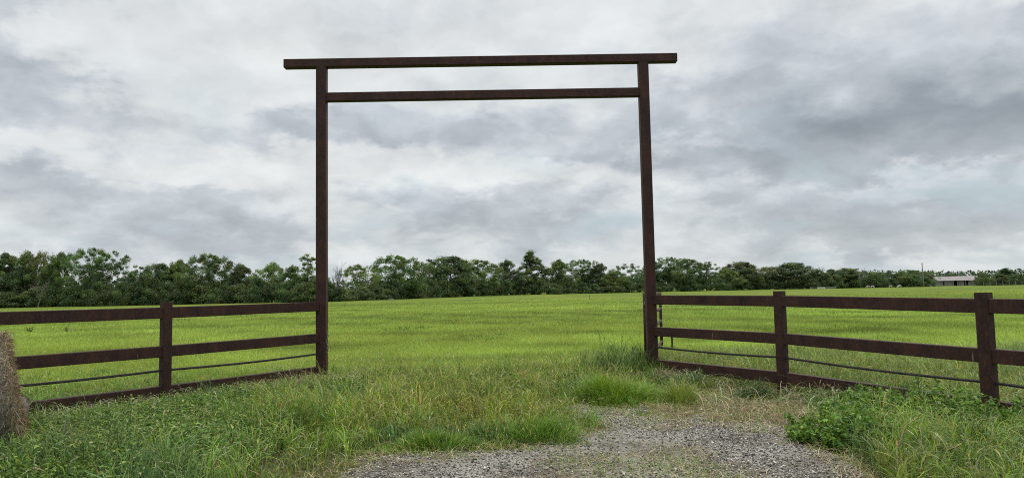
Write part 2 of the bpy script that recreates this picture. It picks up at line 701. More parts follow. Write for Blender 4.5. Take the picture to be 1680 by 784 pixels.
def ground_mat():
    m, n, l, p = mat('ground_cover')
    a = n.new('ShaderNodeVertexColor')
    a.layer_name = 'Col'
    sp = n.new('ShaderNodeSeparateColor')
    l.new(a.outputs[0], sp.inputs[0])
    # meadow
    n1 = tex(n, l, .06, 6, .6, 'Object', (1, 1, 1))
    n2 = tex(n, l, 1.1, 5, .65, 'Object')
    n3 = tex(n, l, 14, 3, .6, 'Object')
    mead = ramp(n, l, n1.outputs['Fac'], [(.30, (.075, .125, .018)), (.47, (.115, .165, .020)), (.58, (.150, .190, .026)), (.72, (.185, .205, .045))])
    mead = mixn(n, l, .75, mead, ramp(n, l, n2.outputs['Fac'], [(.3, (.55, .60, .55)), (.5, (1, 1, 1)), (.7, (1.3, 1.2, 1.1))]), 'MULTIPLY')
    mead = mixn(n, l, .8, mead, ramp(n, l, n3.outputs['Fac'], [(.3, (.6, .6, .6)), (.65, (1.2, 1.2, 1.2))]), 'MULTIPLY')
    # soil and thatch under the tall grass
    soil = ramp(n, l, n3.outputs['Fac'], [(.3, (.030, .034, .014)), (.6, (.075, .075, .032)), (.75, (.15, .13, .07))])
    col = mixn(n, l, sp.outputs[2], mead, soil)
    # dry trampled earth with dead grass
    n4 = tex(n, l, 5, 6, .7, 'Object')
    dry = ramp(n, l, n4.outputs['Fac'], [(.28, (.04, .045, .02)), (.45, (.085, .068, .044)), (.6, (.125, .098, .068)), (.75, (.16, .136, .096))])
    col = mixn(n, l, sp.outputs[1], col, dry)
    # gravel: grains of two sizes, each its own grey, over pale dust
    vo = tex(n, l, 34, kind='ShaderNodeTexVoronoi')
    vo2 = tex(n, l, 62, kind='ShaderNodeTexVoronoi')
    r1 = n.new('ShaderNodeSeparateColor')
    l.new(vo.outputs['Color'], r1.inputs[0])
    r2 = n.new('ShaderNodeSeparateColor')
    l.new(vo2.outputs['Color'], r2.inputs[0])
    stops = [(0, (.012, .0115, .0105)), (.3, (.034, .0315, .0275)), (.62, (.078, .071, .060)), (.85, (.15, .138, .118)), (1, (.30, .285, .25))]
    gr = mixn(n, l, .35, ramp(n, l, r1.outputs[0], stops), ramp(n, l, r2.outputs[0], stops))
    n5 = tex(n, l, 1.4, 6, .6, 'Object')
    gr = mixn(n, l, ramp(n, l, n5.outputs['Fac'], [(.42, (0, 0, 0)), (.64, (.75, .75, .75))]), gr, (.085, .066, .045))
    n6 = tex(n, l, 2.7, 5, .65, 'Object')
    gr = mixn(n, l, ramp(n, l, n6.outputs['Fac'], [(.60, (0, 0, 0)), (.72, (.8, .8, .8))]), gr, (.045, .052, .018))
    # ragged edge between gravel and the rest
    ad = n.new('ShaderNodeMath')
    ad.operation = 'MULTIPLY_ADD'
    l.new(n3.outputs['Fac'], ad.inputs[0])
    ad.inputs[1].default_value = .9
    sb = n.new('ShaderNodeMath')
    sb.operation = 'SUBTRACT'
    l.new(sp.outputs[0], sb.inputs[0])
    sb.inputs[1].default_value = .45
    l.new(sb.outputs[0], ad.inputs[2])
    edge = n.new('ShaderNodeMapRange')
    edge.interpolation_type = 'SMOOTHSTEP'
    l.new(ad.outputs[0], edge.inputs[0])
    edge.inputs[1].default_value, edge.inputs[2].default_value = .38, .62
    col = mixn(n, l, edge.outputs[0], col, gr)
    l.new(col, p.inputs['Base Color'])
    p.inputs['Roughness'].default_value = .95
    p.inputs['Specular IOR Level'].default_value = .1
    bp = n.new('ShaderNodeBump')
    bp.inputs['Strength'].default_value = .6
    bp.inputs['Distance'].default_value = .015
    hm = n.new('ShaderNodeMath')
    hm.operation = 'MULTIPLY'
    l.new(vo.outputs['Distance'], hm.inputs[0])
    hm.inputs[1].default_value = -1.2
    l.new(hm.outputs[0], bp.inputs['Height'])
    l.new(bp.outputs[0], p.inputs['Normal'])
    return m


GM = ground_mat()
allv = np.stack([fx, fy, gz], 1)
allc = np.stack([gm, dm, tm], 1)
for nm, sel in (('field_ground', ~isg), ('gravel_drive', isg)):
    q = quads[sel]
    used, invx = np.unique(q, return_inverse=True)
    me = np_mesh(nm, allv[used], invx.ravel(), np.arange(len(q)) * 4, GM, allc[used], True)
    tag(link(nm, me), kind='structure')

# ------------------------------------------------------------------ fence lines and gateway: surveyed places
GL, GRT = Vector((-3.157, 11.41, 0)), Vector((2.278, 11.47, 0))
LP1 = at_y(271, 620, 9.35)
LP1.z = 0
LP2 = LP1 + (LP1 - GL)
RP1 = at_y(1284, 600, 9.62)
RP1.z = 0
RP2 = at_y(1621, 600, 7.25)
RP2.z = 0
RP3 = RP2 + (RP2 - RP1)
UPV = Vector((0, 0, 1))


def steel_post(a, wd, top, name, parent, face):
    m = MB()
    m.box_between((a.x, a.y, -.35), (a.x, a.y, top), wd, wd, up=face, bev=.012)
    return m.build(name, RUST, parent)


# the gateway
gate = tag(empty('gateway_arch', GL), 'tall rusty brown steel gateway arch with two crossbars over the field entrance', 'gateway')
face = (GRT - GL).cross(UPV).normalized()
steel_post(GL, .165, 5.262, 'post', gate, face)
steel_post(GRT, .165, 5.262, 'post', gate, face)
dirn = (GRT - GL).normalized()
zb = 5.262 + .072
MB().box_between(GL - dirn * .625 + UPV * zb, GRT + dirn * .575 + UPV * zb, .15, .142, bev=.008).build('top_beam', RUST, gate)
MB().box_between(GL + dirn * .083 + UPV * 4.752, GRT - dirn * .083 + UPV * 4.752, .13, .145, bev=.008).build('crossbar', RUST, gate)

RAILS = ((1.332, 1.182), (.815, .668), (.285, .13))


def fence(name, label, posts, drops, post_w):
    root = tag(empty(name, posts[1]), label, 'fence')
    for i, p in enumerate(posts):
        if i == 0:
            continue
        d = (posts[i] - posts[i - 1]).normalized()
        steel_post(p, post_w, 1.395 + drops[i], 'post', root, d.cross(UPV).normalized())
    for i in range(len(posts) - 1):
        a, b = posts[i], posts[i + 1]
        d = (b - a).normalized()
        ga, gb = (.083 if i == 0 else post_w / 2), post_w / 2
        for k, (t, bt) in enumerate(RAILS):
            z = (t + bt) / 2
            A = a + d * ga + UPV * (z + drops[i])
            B = b - d * gb + UPV * (z + drops[i + 1])
            MB().box_between(A, B, .085, t - bt, bev=.006).build('rail', RUST, root)
    wz = .49
    pts = []
    off = face * .0
    for i, p in enumerate(posts):
        pts.append(p + UPV * (wz + drops[i] * 1.6))
    for i in range(len(pts) - 1):
        a, b = pts[i], pts[i + 1]
        s = [a.lerp(b, t) - UPV * .02 * math.sin(math.pi * t) for t in (0, .2, .4, .6, .8, 1)]
        MB().tube(s, .016, 6).build('cable', WIRE, root)
    return root


fence('pipe_fence', 'rusty three-rail steel fence running from the chained gatepost to the hay bale', [GL, LP1, LP2], [0, 0, .015], .122)
fence('pipe_fence', 'rusty three-rail steel fence running from the hinged gatepost past the leafy weeds', [GRT, RP1, RP2, RP3], [0, -.012, -.04, -.06], .128)

# swung-open field gate, seen almost end-on behind the gatepost
HG = at_y(1061, 590, 11.72)
HG.z = 0
FE = at_y(1085.5, 560, 16.2)
FE.z = 0
fg = tag(empty('field_gate', HG), 'slim rusty tube gate swung open behind the plain gatepost, seen end-on', 'gate')
MB().tube([HG + UPV * .16, HG + UPV * 1.37], .034, 8).build('end_bar', RUST, fg, True)
MB().tube([FE + UPV * .10, FE + UPV * 1.34], .034, 8).build('end_bar', RUST, fg, True)
for z in (.22, .46, .70, .98, 1.33):
    MB().tube([HG + UPV * z, FE + UPV * (z - .03)], .034, 8).build('gate_rail', RUST, fg, True)
mid = HG.lerp(FE, .5)
MB().tube([mid + UPV * .2, mid + UPV * 1.33], .018, 8).build('brace', RUST, fg, True)
for z in (.35, 1.2):
    MB().box_between(HG + Vector((-.03, -.14, z)), HG + Vector((0, .02, z)), .035, .05).build('hinge', STEEL, fg)

# chain hanging on the latch post
cl = GL + Vector((.083 + .012, -.03, 0))
m = MB()
zt = .84
for i in range(13):
    z0 = zt - i * .031
    a = (i % 2) * math.pi / 2
    c0 = cl + UPV * z0 + Vector((.012 * math.sin(i * .9), 0, 0))
    ring = []
    for j in range(11):
        t = 2 * math.pi * j / 10
        ring.append(c0 + Vector((math.cos(a) * .011 * math.cos(t), math.sin(a) * .011 * math.cos(t), .022 * math.sin(t))))
    m.tube(ring, .0045, 5, cap=False)
tag(m.build('gate_chain', STEEL), 'short steel chain hanging on the gatepost at the far end of the opening', 'chain')


# ------------------------------------------------------------------ trees
def crown_leaves(h, wdt, z0, nclump, per, lsize, seed, shape='round', clumpr=(.5, 1.0), base=(.036, .060, .018), lobes=.25, lean=0.0):
    g = np.random.default_rng(seed)
    cs = []
    ph = g.uniform(0, 6.28, 4)
    tops = [(g.uniform(-.35, .35), g.uniform(-.35, .35), g.uniform(.75, 1.0)) for _ in range(4)]
    while len(cs) < nclump:
        t = g.uniform(0, 1)
        th = g.uniform(0, 2 * math.pi)
        if shape == 'round':
            rr = math.sqrt(max(0, 1 - (2 * (t ** .85) - 1) ** 2)) * .9 + .12
        elif shape == 'dense':
            rr = (.85 + .2 * math.sin(t * 3)) * (1 - t ** 3.2) ** .6
        elif shape == 'egg':
            rr = .45 + .55 * math.sin(math.pi * min(1, t * .62 + .12)) if t < .6 else math.sqrt(max(0, 1 - ((t - .6) / .41) ** 2))
        elif shape == 'vase':
            rr = .25 + .8 * t if t < .72 else .86 * math.sqrt(max(0, 1 - ((t - .72) / .29) ** 2))
        elif shape == 'point':
            rr = (1 - t) ** .8 * .95 + .08
        elif shape == 'column':
            rr = .75 * (1 - (t - .45) ** 2 * 2.2)
        else:
            rr = .8
        lob = 1 + lobes * (math.sin(2 * th + ph[0] + 3 * t) + .7 * math.sin(3 * th + ph[1] - 4 * t)) * .7
        q = g.uniform(0, 1) ** .42
        r = rr * lob * q * wdt / 2
        cs.append((r * math.cos(th) + lean * t * h, r * math.sin(th), z0 + t * (h - z0) * (1 + .06 * math.sin(5 * th + ph[2]))))
    cs = np.array(cs)
    cr_ = g.uniform(*clumpr, len(cs)) * (1.05 - .35 * (cs[:, 2] - z0) / max(.1, h - z0))
    # a clump is a spray of leaves, flattened and drooping a little
    n = nclump * per
    ci = np.repeat(np.arange(nclump), per)
    d = g.normal(size=(n, 3))
    d /= np.linalg.norm(d, axis=1)[:, None]
    rad = g.uniform(0, 1, n) ** .45 * (1 + .5 * (g.uniform(0, 1, n) > .93))
    p = cs[ci] + d * (rad * cr_[ci])[:, None] * np.array([1, 1, .98])
    tint = np.stack([g.normal(1, .15, nclump)] * 3, 1) * (1 + g.normal(0, .08, (nclump, 3)))
    warm = g.uniform(0, 1, nclump) > .72
    tint[warm] *= np.array([1.35, 1.25, .92])
    col = np.asarray(base) * np.clip(tint, .6, 1.8)[ci]
    col = col * (1 + g.normal(0, .18, (n, 1)))
    sz = lsize * g.uniform(.6, 1.35, n)
    nr = d * .7 + g.normal(size=(n, 3)) * .7 + np.array([0, 0, .25])
    return leaves(p, sz, sz * .62, np.clip(col, .004, 1), nr), cs


def limb_path(a, b, g, sag=.15, n=5):
    a, b = Vector(a), Vector(b)
    L_ = (b - a).length
    out = []
    o = Vector((g.normal(), g.normal(), g.normal())) * L_ * .06
    for i in range(n):
        t = i / (n - 1)
        p = a.lerp(b, t)
        p.z += -sag * L_ * math.sin(math.pi * t) * .5
        p += o * math.sin(math.pi * t)
        out.append(p)
    return out


def trunk_mesh(h, cs, seed, r0=.16, ntop=.8, limbs=14, bark=BARK, name='trunk', lean=0.0):
    g = np.random.default_rng(seed + 99)
    m = MB()
    tp = [Vector((lean * h * t + g.normal() * .08 * t, g.normal() * .08 * t, h * ntop * t)) for t in (0, .12, .28, .45, .65, .85, 1)]
    tp[0] = Vector((0, 0, -.4))
    m.tube(tp, [r0 * 1.35, r0, r0 * .85, r0 * .68, r0 * .45, r0 * .25, r0 * .1], 7)
    if len(cs):
        for i in g.choice(len(cs), min(limbs, len(cs)), replace=False):
            e = Vector(cs[i])
            zt = max(.15 * h, min(e.z * .72, h * .66))
            k = min(range(len(tp)), key=lambda q: abs(tp[q].z - zt))
            path = limb_path(tp[k], e, g)
            rr = r0 * (.5 - .3 * k / 7)
            m.tube(path, [rr, rr * .75, rr * .55, rr * .35, rr * .14], 5, cap=False)
    return m.mesh(name, bark, True)


def bare_mesh(h, spread_, seed, bark, levels=4, r0=.13, name='trunk', n0=7, twig=.016):
    g = np.random.default_rng(seed)
    m = MB()

    def grow(p, d, L_, r, lev):
        pts, rs = [p], [r]
        q, dd = p.copy(), d.copy()
        for i in range(4):
            dd = (dd + Vector((g.normal(), g.normal(), g.normal() * .5 + .25)) * .13).normalized()
            q = q + dd * L_ / 4
            pts.append(q.copy())
            rs.append(max(twig * .7, r * (1 - .2 * (i + 1))))
        m.tube(pts, rs, 5 if lev < 2 else 4, cap=False)
        if lev >= levels:
            return
        for k in range(n0 - lev if lev else n0 + 2):
            j = g.integers(1, 5) if lev else g.integers(2, 5)
            a = g.uniform(0, 6.28)
            side = Vector((math.cos(a), math.sin(a), g.uniform(.25, 1.1) / max(.3, spread_)))
            grow(pts[j], (dd * .45 + side * .7 * spread_).normalized(), L_ * g.uniform(.42, .66), max(twig, rs[j] * .55), lev + 1)

    grow(Vector((0, 0, -.2)), Vector((0, 0, 1)), h * .5, r0, 0)
    zs = max(p.z for p in m.v)
    for p in m.v:
        p *= h / zs
    return m.mesh(name, bark, True)


def leaf_obj(name, data, material, parent=None, loc=None, kind=None):
    o = link(name, np_mesh(name, *data[:3], material, data[3]), parent, loc)
    if kind:
        o['kind'] = kind
    return o


KIND = {}


def make_kind(key, h, wdt, trunk_kw, bark=BARK, **kw):
    data, cs = crown_leaves(h, wdt, **kw)
    # measured size, so that a copy can be fitted to the height and spread of the tree it stands for
    v = data[0]
    H = np.percentile(v[:, 2], 99.7)
    W = np.percentile(v[:, 0], 98.5) - np.percentile(v[:, 0], 1.5)
    KIND[key] = (np_mesh('crown', *data[:3], LEAF, data[3]), trunk_mesh(h, cs, kw['seed'], bark=bark, lean=kw.get('lean', 0.0), **trunk_kw), H, W)


LT = (.165, .225, .085)
DK = (.088, .140, .066)
MD = (.122, .186, .076)
make_kind('dense_a', 8, 7, {}, z0=.3, nclump=202, per=135, lsize=0.221, seed=11, shape='dense', base=DK)
make_kind('dense_b', 8, 7.5, {}, z0=.3, nclump=202, per=135, lsize=0.221, seed=12, shape='dense', base=MD, lobes=.4)
make_kind('dense_c', 8, 6, {}, z0=.2, nclump=175, per=135, lsize=0.221, seed=13, shape='dense', base=DK, lobes=.45)
make_kind('round_a', 8.5, 8, dict(limbs=22), z0=.8, nclump=202, per=135, lsize=0.221, seed=21, shape='egg', base=MD, lobes=.3)
make_kind('round_b', 8.5, 7, dict(limbs=22), z0=.6, nclump=189, per=135, lsize=0.221, seed=22, shape='egg', base=DK, lobes=.35)
make_kind('light', 8, 7, dict(limbs=20), z0=.5, nclump=175, per=130, lsize=0.197, seed=31, shape='dense', base=LT, lobes=.4)
make_kind('light_b', 8, 6, dict(limbs=20), z0=.5, nclump=162, per=130, lsize=0.197, seed=32, shape='egg', base=(.150, .182, .082), lobes=.3)
make_kind('vase', 9, 9, dict(limbs=50, ntop=.75, r0=.2), z0=2.6, nclump=168, per=102, lsize=0.189, seed=41, shape='vase', base=MD, lobes=.35, clumpr=(.35, .75))
make_kind('airy', 8, 6.5, dict(limbs=40, r0=.14), z0=1.6, nclump=108, per=96, lsize=0.180, seed=42, shape='egg', base=MD, lobes=.4, clumpr=(.35, .7))
make_kind('airy_b', 8, 6.5, dict(limbs=36, r0=.14), z0=1.2, nclump=128, per=96, lsize=0.180, seed=43, shape='egg', base=DK, lobes=.5, clumpr=(.35, .72))
make_kind('point', 9, 6, dict(ntop=.93), z0=.4, nclump=175, per=123, lsize=0.197, seed=51, shape='point', base=DK, lobes=.35, clumpr=(.35, .75))
make_kind('feather', 9, 3.6, dict(ntop=.93, limbs=30), z0=1.6, nclump=86, per=102, lsize=0.180, seed=52, shape='column', base=MD, lobes=.5, clumpr=(.3, .6))
make_kind('leaning', 8, 7.5, dict(limbs=34, r0=.17), z0=2.8, nclump=99, per=109, lsize=0.189, seed=53, shape='round', base=MD, lobes=.4, clumpr=(.35, .75), lean=-.16)
make_kind('bush_a', 2.6, 3.6, dict(limbs=6, r0=.06), z0=.05, nclump=62, per=109, lsize=0.164, seed=61, shape='dense', base=(.078, .120, .055), clumpr=(.35, .7))
make_kind('bush_b', 3.2, 3.2, dict(limbs=6, r0=.06), z0=.05, nclump=67, per=109, lsize=0.164, seed=62, shape='dense', base=(.102, .152, .066), clumpr=(.35, .7), lobes=.4)
make_kind('bush_c', 2.2, 4.2, dict(limbs=6, r0=.06), z0=.05, nclump=62, per=109, lsize=0.164, seed=63, shape='dense', base=(.082, .132, .062), clumpr=(.35, .7), lobes=.4)


def foot(u):
    """image height of the foot of the tree line at bearing u"""
    return float(np.interp(u, [-200, 0, 540, 820, 1240, 1680, 1900], [509, 505, 494.5, 484.5, 475.3, 467.3, 464]))


def before_trees(u, m):
    """a spot on the grass m metres in front of the tree line at bearing u"""
    p = at(u, foot(u))
    k = 1 - m / p.y
    return Vector((p.x * k, p.y * k, float(ground_z(p.x * k, p.y * k))))


def place_tree(kind, u, vtop, wpx, label, back=0.0, name='tree', cat='tree', group=None, squash=1.0, bare=None):
    p = at(u, foot(u))
    k = 1 + back / p.y
    p = Vector((p.x * k, p.y * k, 0))
    p.z = float(ground_z(p.x, p.y))
    h = at_y(u, vtop, p.y).z - p.z
    wd = wpx / F * p.y
    o = tag(empty(name, p, rnd.uniform(-.35, .35)), label, cat, group)
    if bare:
        o.scale = (wd / bare[2], wd / bare[2], h / bare[1])
        t = link('trunk', bare[0], o)
        return o
    crown, trunk, H, W = KIND[kind]
    o.scale = (wd / W * squash, wd / W, h / H)
    link('trunk', trunk, o)
    link('crown', crown, o)
    return o


TREES = [
    ('dense_a', 8, 417, 62, 3, 'dark dense tree at the very end of the tree line above the hay bale'),
    ('light', 40, 414, 50, 5, 'yellowish green tree next to the dark tree above the hay bale'),
    ('light_b', 64, 415, 46, 6, 'feathery light green tree rising behind the pale dead trunk'),
    ('dense_b', 96, 416, 56, 3, 'rounded mid green tree between the pale dead trunk and the tall open crown'),
    ('vase', 150, 408, 82, 4, 'tallest tree of the hay-bale stretch, open vase crown with sky between its limbs'),
    ('airy_b', 192, 431, 54, 3, 'thin lower tree beside the tall open vase crown'),
    ('dense_c', 216, 447, 36, 2, 'short tree sloping down to the wide notch in the tree line'),
    ('round_b', 258, 433, 52, 3, 'dark rounded tree just after the wide notch in the tree line'),
    ('dense_b', 292, 428, 58, 5, 'broad leafy tree above the single fence post near the chained gatepost'),
    ('round_a', 342, 418, 74, 3, 'tall dome-topped tree midway along the fence on the hay-bale side'),
    ('dense_a', 396, 436, 52, 4, 'flat-topped dark tree following the tall dome-topped one'),
    ('light', 446, 432, 56, 3, 'fresh green broad tree two trees before the chained gatepost'),
    ('dense_c', 480, 437, 44, 4, 'low dark tree right next to the feathery narrow tree'),
    ('feather', 505, 418, 30, 2, 'feathery narrow tree standing up beside the chained gatepost'),
    ('dense_b', 529, 440, 24, 8, 'tree half hidden behind the chained gatepost'),
    ('leaning', 598, 434, 58, 2, 'leaning tree with sky under its crown beside the bare grey tree'),
    ('round_a', 650, 420, 84, 3, 'large bright dome tree between the leaning tree and the grey boulder'),
    ('airy', 692, 433, 40, 5, 'small airy tree in the dip after the large bright dome'),
    ('round_b', 738, 421, 74, 1, 'biggest round dark tree in the middle of the gateway opening'),
    ('round_a', 786, 427, 66, 4, 'wide dark tree leaning on the biggest round one'),
    ('dense_c', 832, 428, 46, 3, 'narrow dark tree before the pointed one'),
    ('point', 873, 413, 56, 4, 'pointed tree with the highest tip in the gateway opening'),
    ('dense_b', 917, 427, 48, 2, 'leafy tree just after the pointed tree'),
    ('vase', 956, 426, 54, 4, 'open-crowned tree with sky holes midway between pointed tree and plain gatepost'),
    ('dense_a', 985, 434, 40, 3, 'dark tree stepping down from the open-crowned one'),
    ('light', 1008, 444, 44, 1, 'low bright rounded tree in the dip before the plain gatepost'),
    ('airy_b', 1036, 433, 50, 4, 'thin greyish tree just before the plain gatepost'),
    ('dense_a', 1074, 430, 44, 5, 'tree hidden in part by the plain gatepost'),
    ('vase', 1100, 422, 50, 3, 'thin-topped tree standing directly past the plain gatepost'),
    ('round_a', 1130, 425, 48, 2, 'full rounded tree second past the plain gatepost'),
    ('airy_b', 1160, 430, 42, 4, 'browny airy tree third past the plain gatepost'),
    ('dense_b', 1192, 440, 40, 1, 'low bushy tree in the dip past the browny airy one'),
    ('round_b', 1218, 430, 54, 3, 'dark domed tree past the dip, before the second fence post'),
    ('light_b', 1258, 438, 48, 3, 'paler tree behind the second fence post past the gateway'),
    ('round_b', 1303, 431, 58, 3, 'highest dark dome past the second fence post'),
    ('dense_c', 1341, 443, 38, 4, 'small dark tree behind the pale feed troughs'),
    ('dense_a', 1366, 442, 34, 3, 'narrow dark tree past the pale feed troughs'),
    ('round_b', 1394, 440, 48, 2, 'rounded dark tree next to the leafless snag'),
    ('dense_b', 1434, 451, 30, 3, 'low tree behind the pair of white calves'),
    ('airy_b', 1456, 444, 36, 5, 'thin dark tree above the lone cream calf'),
    ('dense_c', 1478, 447, 34, 4, 'small tree merging into the round one before the pole'),
    ('round_a', 1496, 443, 46, 2, 'round tree just before the utility pole'),
    ('airy', 1522, 445, 36, 6, 'dark tree between the utility pole and the barn'),
    ('round_b', 1563, 449, 30, 30, 'treetop showing above the barn roof'),
    ('dense_c', 1622, 452, 36, 8, 'low hedge-like tree just past the barn'),
    ('point', 1652, 440, 42, 3, 'lone pointed dark tree at the end of the line past the barn'),
    ('dense_b', 1684, 452, 34, 6, 'low tree at the edge of the picture past the lone pointed one'),
]
for k, u, vt, wp, bk, lab in TREES:
    place_tree(k, u, vt, wp * 1.08, lab, bk)
for i, u in enumerate((-38, -84, -130, -180)):
    place_tree(('round_b', 'dense_b', 'dense_a', 'round_a')[i], u, 418 + 3 * (i % 2), 60, 'tree of the line beyond the hay bale', 3, group='trees beyond the hay bale')
for i, u in enumerate((1720, 1756, 1795)):
    place_tree(('dense_b', 'round_b', 'dense_a')[i], u, 450 - 4 * i, 40, 'tree of the line beyond the barn', 4, group='trees beyond the barn')

bare = bare_mesh(7.5, .62, 3, GREYBARK, 3, .12, n0=7, twig=.020)
place_tree(None, 557, 430, 40, 'bare grey leafless tree just inside the chained gatepost', -2, name='bare_tree', bare=(bare, 7.5, 4.6))
dead = bare_mesh(6, .8, 12, PALEBARK, 3, .10, n0=5, twig=.022)
place_tree(None, 62, 455, 40, 'pale dead trunk with forked limbs in front of the dark trees by the hay bale', -3.5, name='dead_tree', bare=(dead, 6, 4.2))
snag = bare_mesh(6, .7, 15, BARK, 2, .22, n0=5, twig=.05)
place_tree(None, 1419, 440, 24, 'black leafless snag between two rounded trees above the pair of white calves', -2, name='dead_tree', bare=(snag, 6, 3.4))

for i in range(104):
    u = -170 + i * 18.2 + rnd.uniform(-8, 8)
    if 1525 < u < 1612:
        continue
    p = at(u, foot(u))
    hpx = rnd.uniform(2.4, 4.4) / p.y * F
    if 545 < u < 615:
        hpx = 1.9 / p.y * F * rnd.uniform(1.0, 1.25)
    kk = ('bush_a', 'bush_b', 'bush_c')[i % 3]
    place_tree(kk, u, foot(u) - hpx, rnd.uniform(3.2, 4.6) / p.y * F, 'low dark bush in the scrub along the foot of the tree line', rnd.uniform(-1.8, 1.2), name='bush', cat='bush',
               group='bushes along the foot of the tree line')
place_tree('bush_b', 601, 474, 11, 'small yellowish bush lit between dark scrub beside the bare grey tree', -2.4, name='bush', cat='bush')

# far woods closing the view behind the gaps
n = 42000
xs = rng.uniform(-650, 700, n)
ysd = rng.uniform(360, 420, n)
top = 6.6 + 1.6 * fb(xs, ysd * .3, .05, 71) + 1.2 * fb(xs, ysd, .2, 72)
zz = rng.uniform(0, 1, n) ** .7 * top - .4
sz = rng.uniform(.7, 1.8, n)
fd = leaves(np.stack([xs, ysd, zz], 1), sz, sz * .7, jit((.050, .080, .048), n, .25))  # haze of distance is put into the bluish leaf colour
leaf_obj('far_woods', fd, WEED, kind='stuff')['label'] = 'far wood tinted bluish for haze, glimpsed through gaps in the tree line'

# ------------------------------------------------------------------ barn, pole, far fence, animals, troughs
ROOFM = plain('sheet_iron', [(.3, (.10, .088, .088)), (.5, (.165, .150, .155)), (.68, (.20, .130, .115))], .55, .5, (1, 2, 1), detail=4)
WALLM = plain('grey_boards', [(.3, (.14, .14, .15)), (.7, (.25, .25, .26))], 2.5, .8, (3, 3, .4))
BAYSHADEM = plain('painted_bay_shade', [(.3, (.02, .017, .016)), (.7, (.045, .03, .026))], 1.5, .9)  # near-black colour standing in for the shade inside the barn
WOODP = plain('weathered_wood', [(.3, (.16, .15, .13)), (.7, (.27, .255, .23))], 6, .85, (1, 1, .2))


def boxp(m, x0, x1, y0, y1, z0, z1):
    k = len(m.v)
    for z in (z0, z1):
        for x, y in ((x0, y0), (x1, y0), (x1, y1), (x0, y1)):
            m.v.append(Vector((x, y, z)))
    for f in ((3, 2, 1, 0), (4, 5, 6, 7), (0, 1, 5, 4), (1, 2, 6, 5), (2, 3, 7, 6), (3, 0, 4, 7)):
        m.f.append(tuple(k + i for i in f))
    return m


bc = at(1579, 468.2)
barn = tag(empty('barn', bc, R(-4)), 'long low grey barn with a rusty pale sheet roof and dark open bays', 'barn')
S = bc.y / F  # metres per photograph pixel at the barn


def bl(name, m, material):
    return link(name, m.mesh(name, material), barn)


x0, x1, dpt = -37 * S, 41 * S, 6.5
eave, ridge = 1.60, 2.75
m = MB()
for a, b in ((x0 + .2, -30 * S), (-28 * S, -13 * S), (-6 * S, 3 * S), (9 * S, 34 * S)):
    boxp(m, a, b, 0, .12, -.3, eave - .12)
boxp(m, x0 + .2, x0 + .32, .125, dpt, -.3, eave - .1)
boxp(m, x1 - .32, x1 - .2, 1.5, dpt, -.3, eave - .1)
boxp(m, x0 + .33, x1 - .33, dpt - .12, dpt - .005, -.3, eave - .12)
bl('wall', m, WALLM)
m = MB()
boxp(m, x0 + .34, x1 - .34, 3.0, 3.1, -.3, eave - .15)  # added dark panel behind the open bays, interior shade painted as its colour
bl('bay_shade_panel', m, BAYSHADEM)
for xx in (-15 * S, -8 * S, -2 * S, 5 * S, 10.5 * S, 16 * S, 33 * S, x1 - .22):
    m = MB()
    boxp(m, xx - .1, xx + .1, -.16, -.01, -.3, eave - .04)
    bl('post', m, WOODP)
m = MB()
ov = .5
yr = dpt * .5
th = .06
pr = [(-ov, eave - .12), (yr, ridge), (dpt + ov, eave - .12)]
nseg = 44
for s_ in range(2):
    (ya, za), (yb, zb_) = pr[s_], pr[s_ + 1]
    for i in range(nseg):
        xa, xb = x0 - .3 + (x1 - x0 + .6) * i / nseg, x0 - .3 + (x1 - x0 + .6) * (i + 1) / nseg
        xm = (xa + xb) / 2
        m.poly([(xa, ya, za), (xm, ya, za + .05), (xm, yb, zb_ + .05), (xa, yb, zb_)])
        m.poly([(xm, ya, za + .05), (xb, ya, za), (xb, yb, zb_), (xm, yb, zb_ + .05)])
    m.poly([(x0 - .3, ya, za - th), (x0 - .3, yb, zb_ - th), (x1 + .3, yb, zb_ - th), (x1 + .3, ya, za - th)])
    for xx in (x0 - .3, x1 + .3):
        m.poly([(xx, ya, za - th), (xx, ya, za), (xx, yb, zb_), (xx, yb, zb_ - th)])
m.poly([(x0 - .3, -ov, eave - .12 - th), (x1 + .3, -ov, eave - .12 - th), (x1 + .3, -ov, eave - .12), (x0 - .3, -ov, eave - .12)])
bl('roof', m, ROOFM)
for xx in (x0 + .22, x1 - .30):
    m = MB()
    m.poly([(xx, .1, eave - .1), (xx, dpt - .1, eave - .1), (xx, yr, ridge - .1)])
    bl('gable', m, WALLM)

pb = before_trees(1516, 4.5)
pt_ = at_y(1512.5, 431, pb.y)
pole = tag(empty('utility_pole', pb), 'thin leaning wooden utility pole standing before the barn', 'utility pole')
MB().tube([pb - UPV * .5, pb.lerp(pt_, .5), pt_], [.17, .14, .10], 8).build('pole', WOODP, pole, True)
cc = pb.lerp(pt_, .93)
MB().box_between(cc + Vector((-.35, -.12, 0)), cc + Vector((.35, -.12, 0)), .08, .09).build('cross_arm', WOODP, pole)

f0 = before_trees(1614, 5)
wf = tag(empty('wire_fence', f0), 'distant wire fence on pale posts between the barn and the picture edge', 'fence')
tops_ = []
for i in range(13):
    q = before_trees(1614 + i * 10.5, 5)
    hh = rnd.uniform(.85, 1.15)
    MB().tube([q - UPV * .3, q + UPV * hh], .065, 6).build('post', WOODP, wf)
    tops_.append(q)
for z in (.35, .75):
    MB().tube([q + UPV * z for q in tops_], .008, 4).build('wire', STEEL, wf)

HIDEW = plain('white_hide', [(.3, (.62, .60, .55)), (.7, (.80, .78, .74))], 2, .8)
HIDEC = plain('cream_hide', [(.3, (.42, .36, .28)), (.7, (.58, .52, .43))], 2, .8)
HIDEB = plain('brown_hide', [(.3, (.035, .018, .012)), (.7, (.07, .032, .02))], 2, .8)


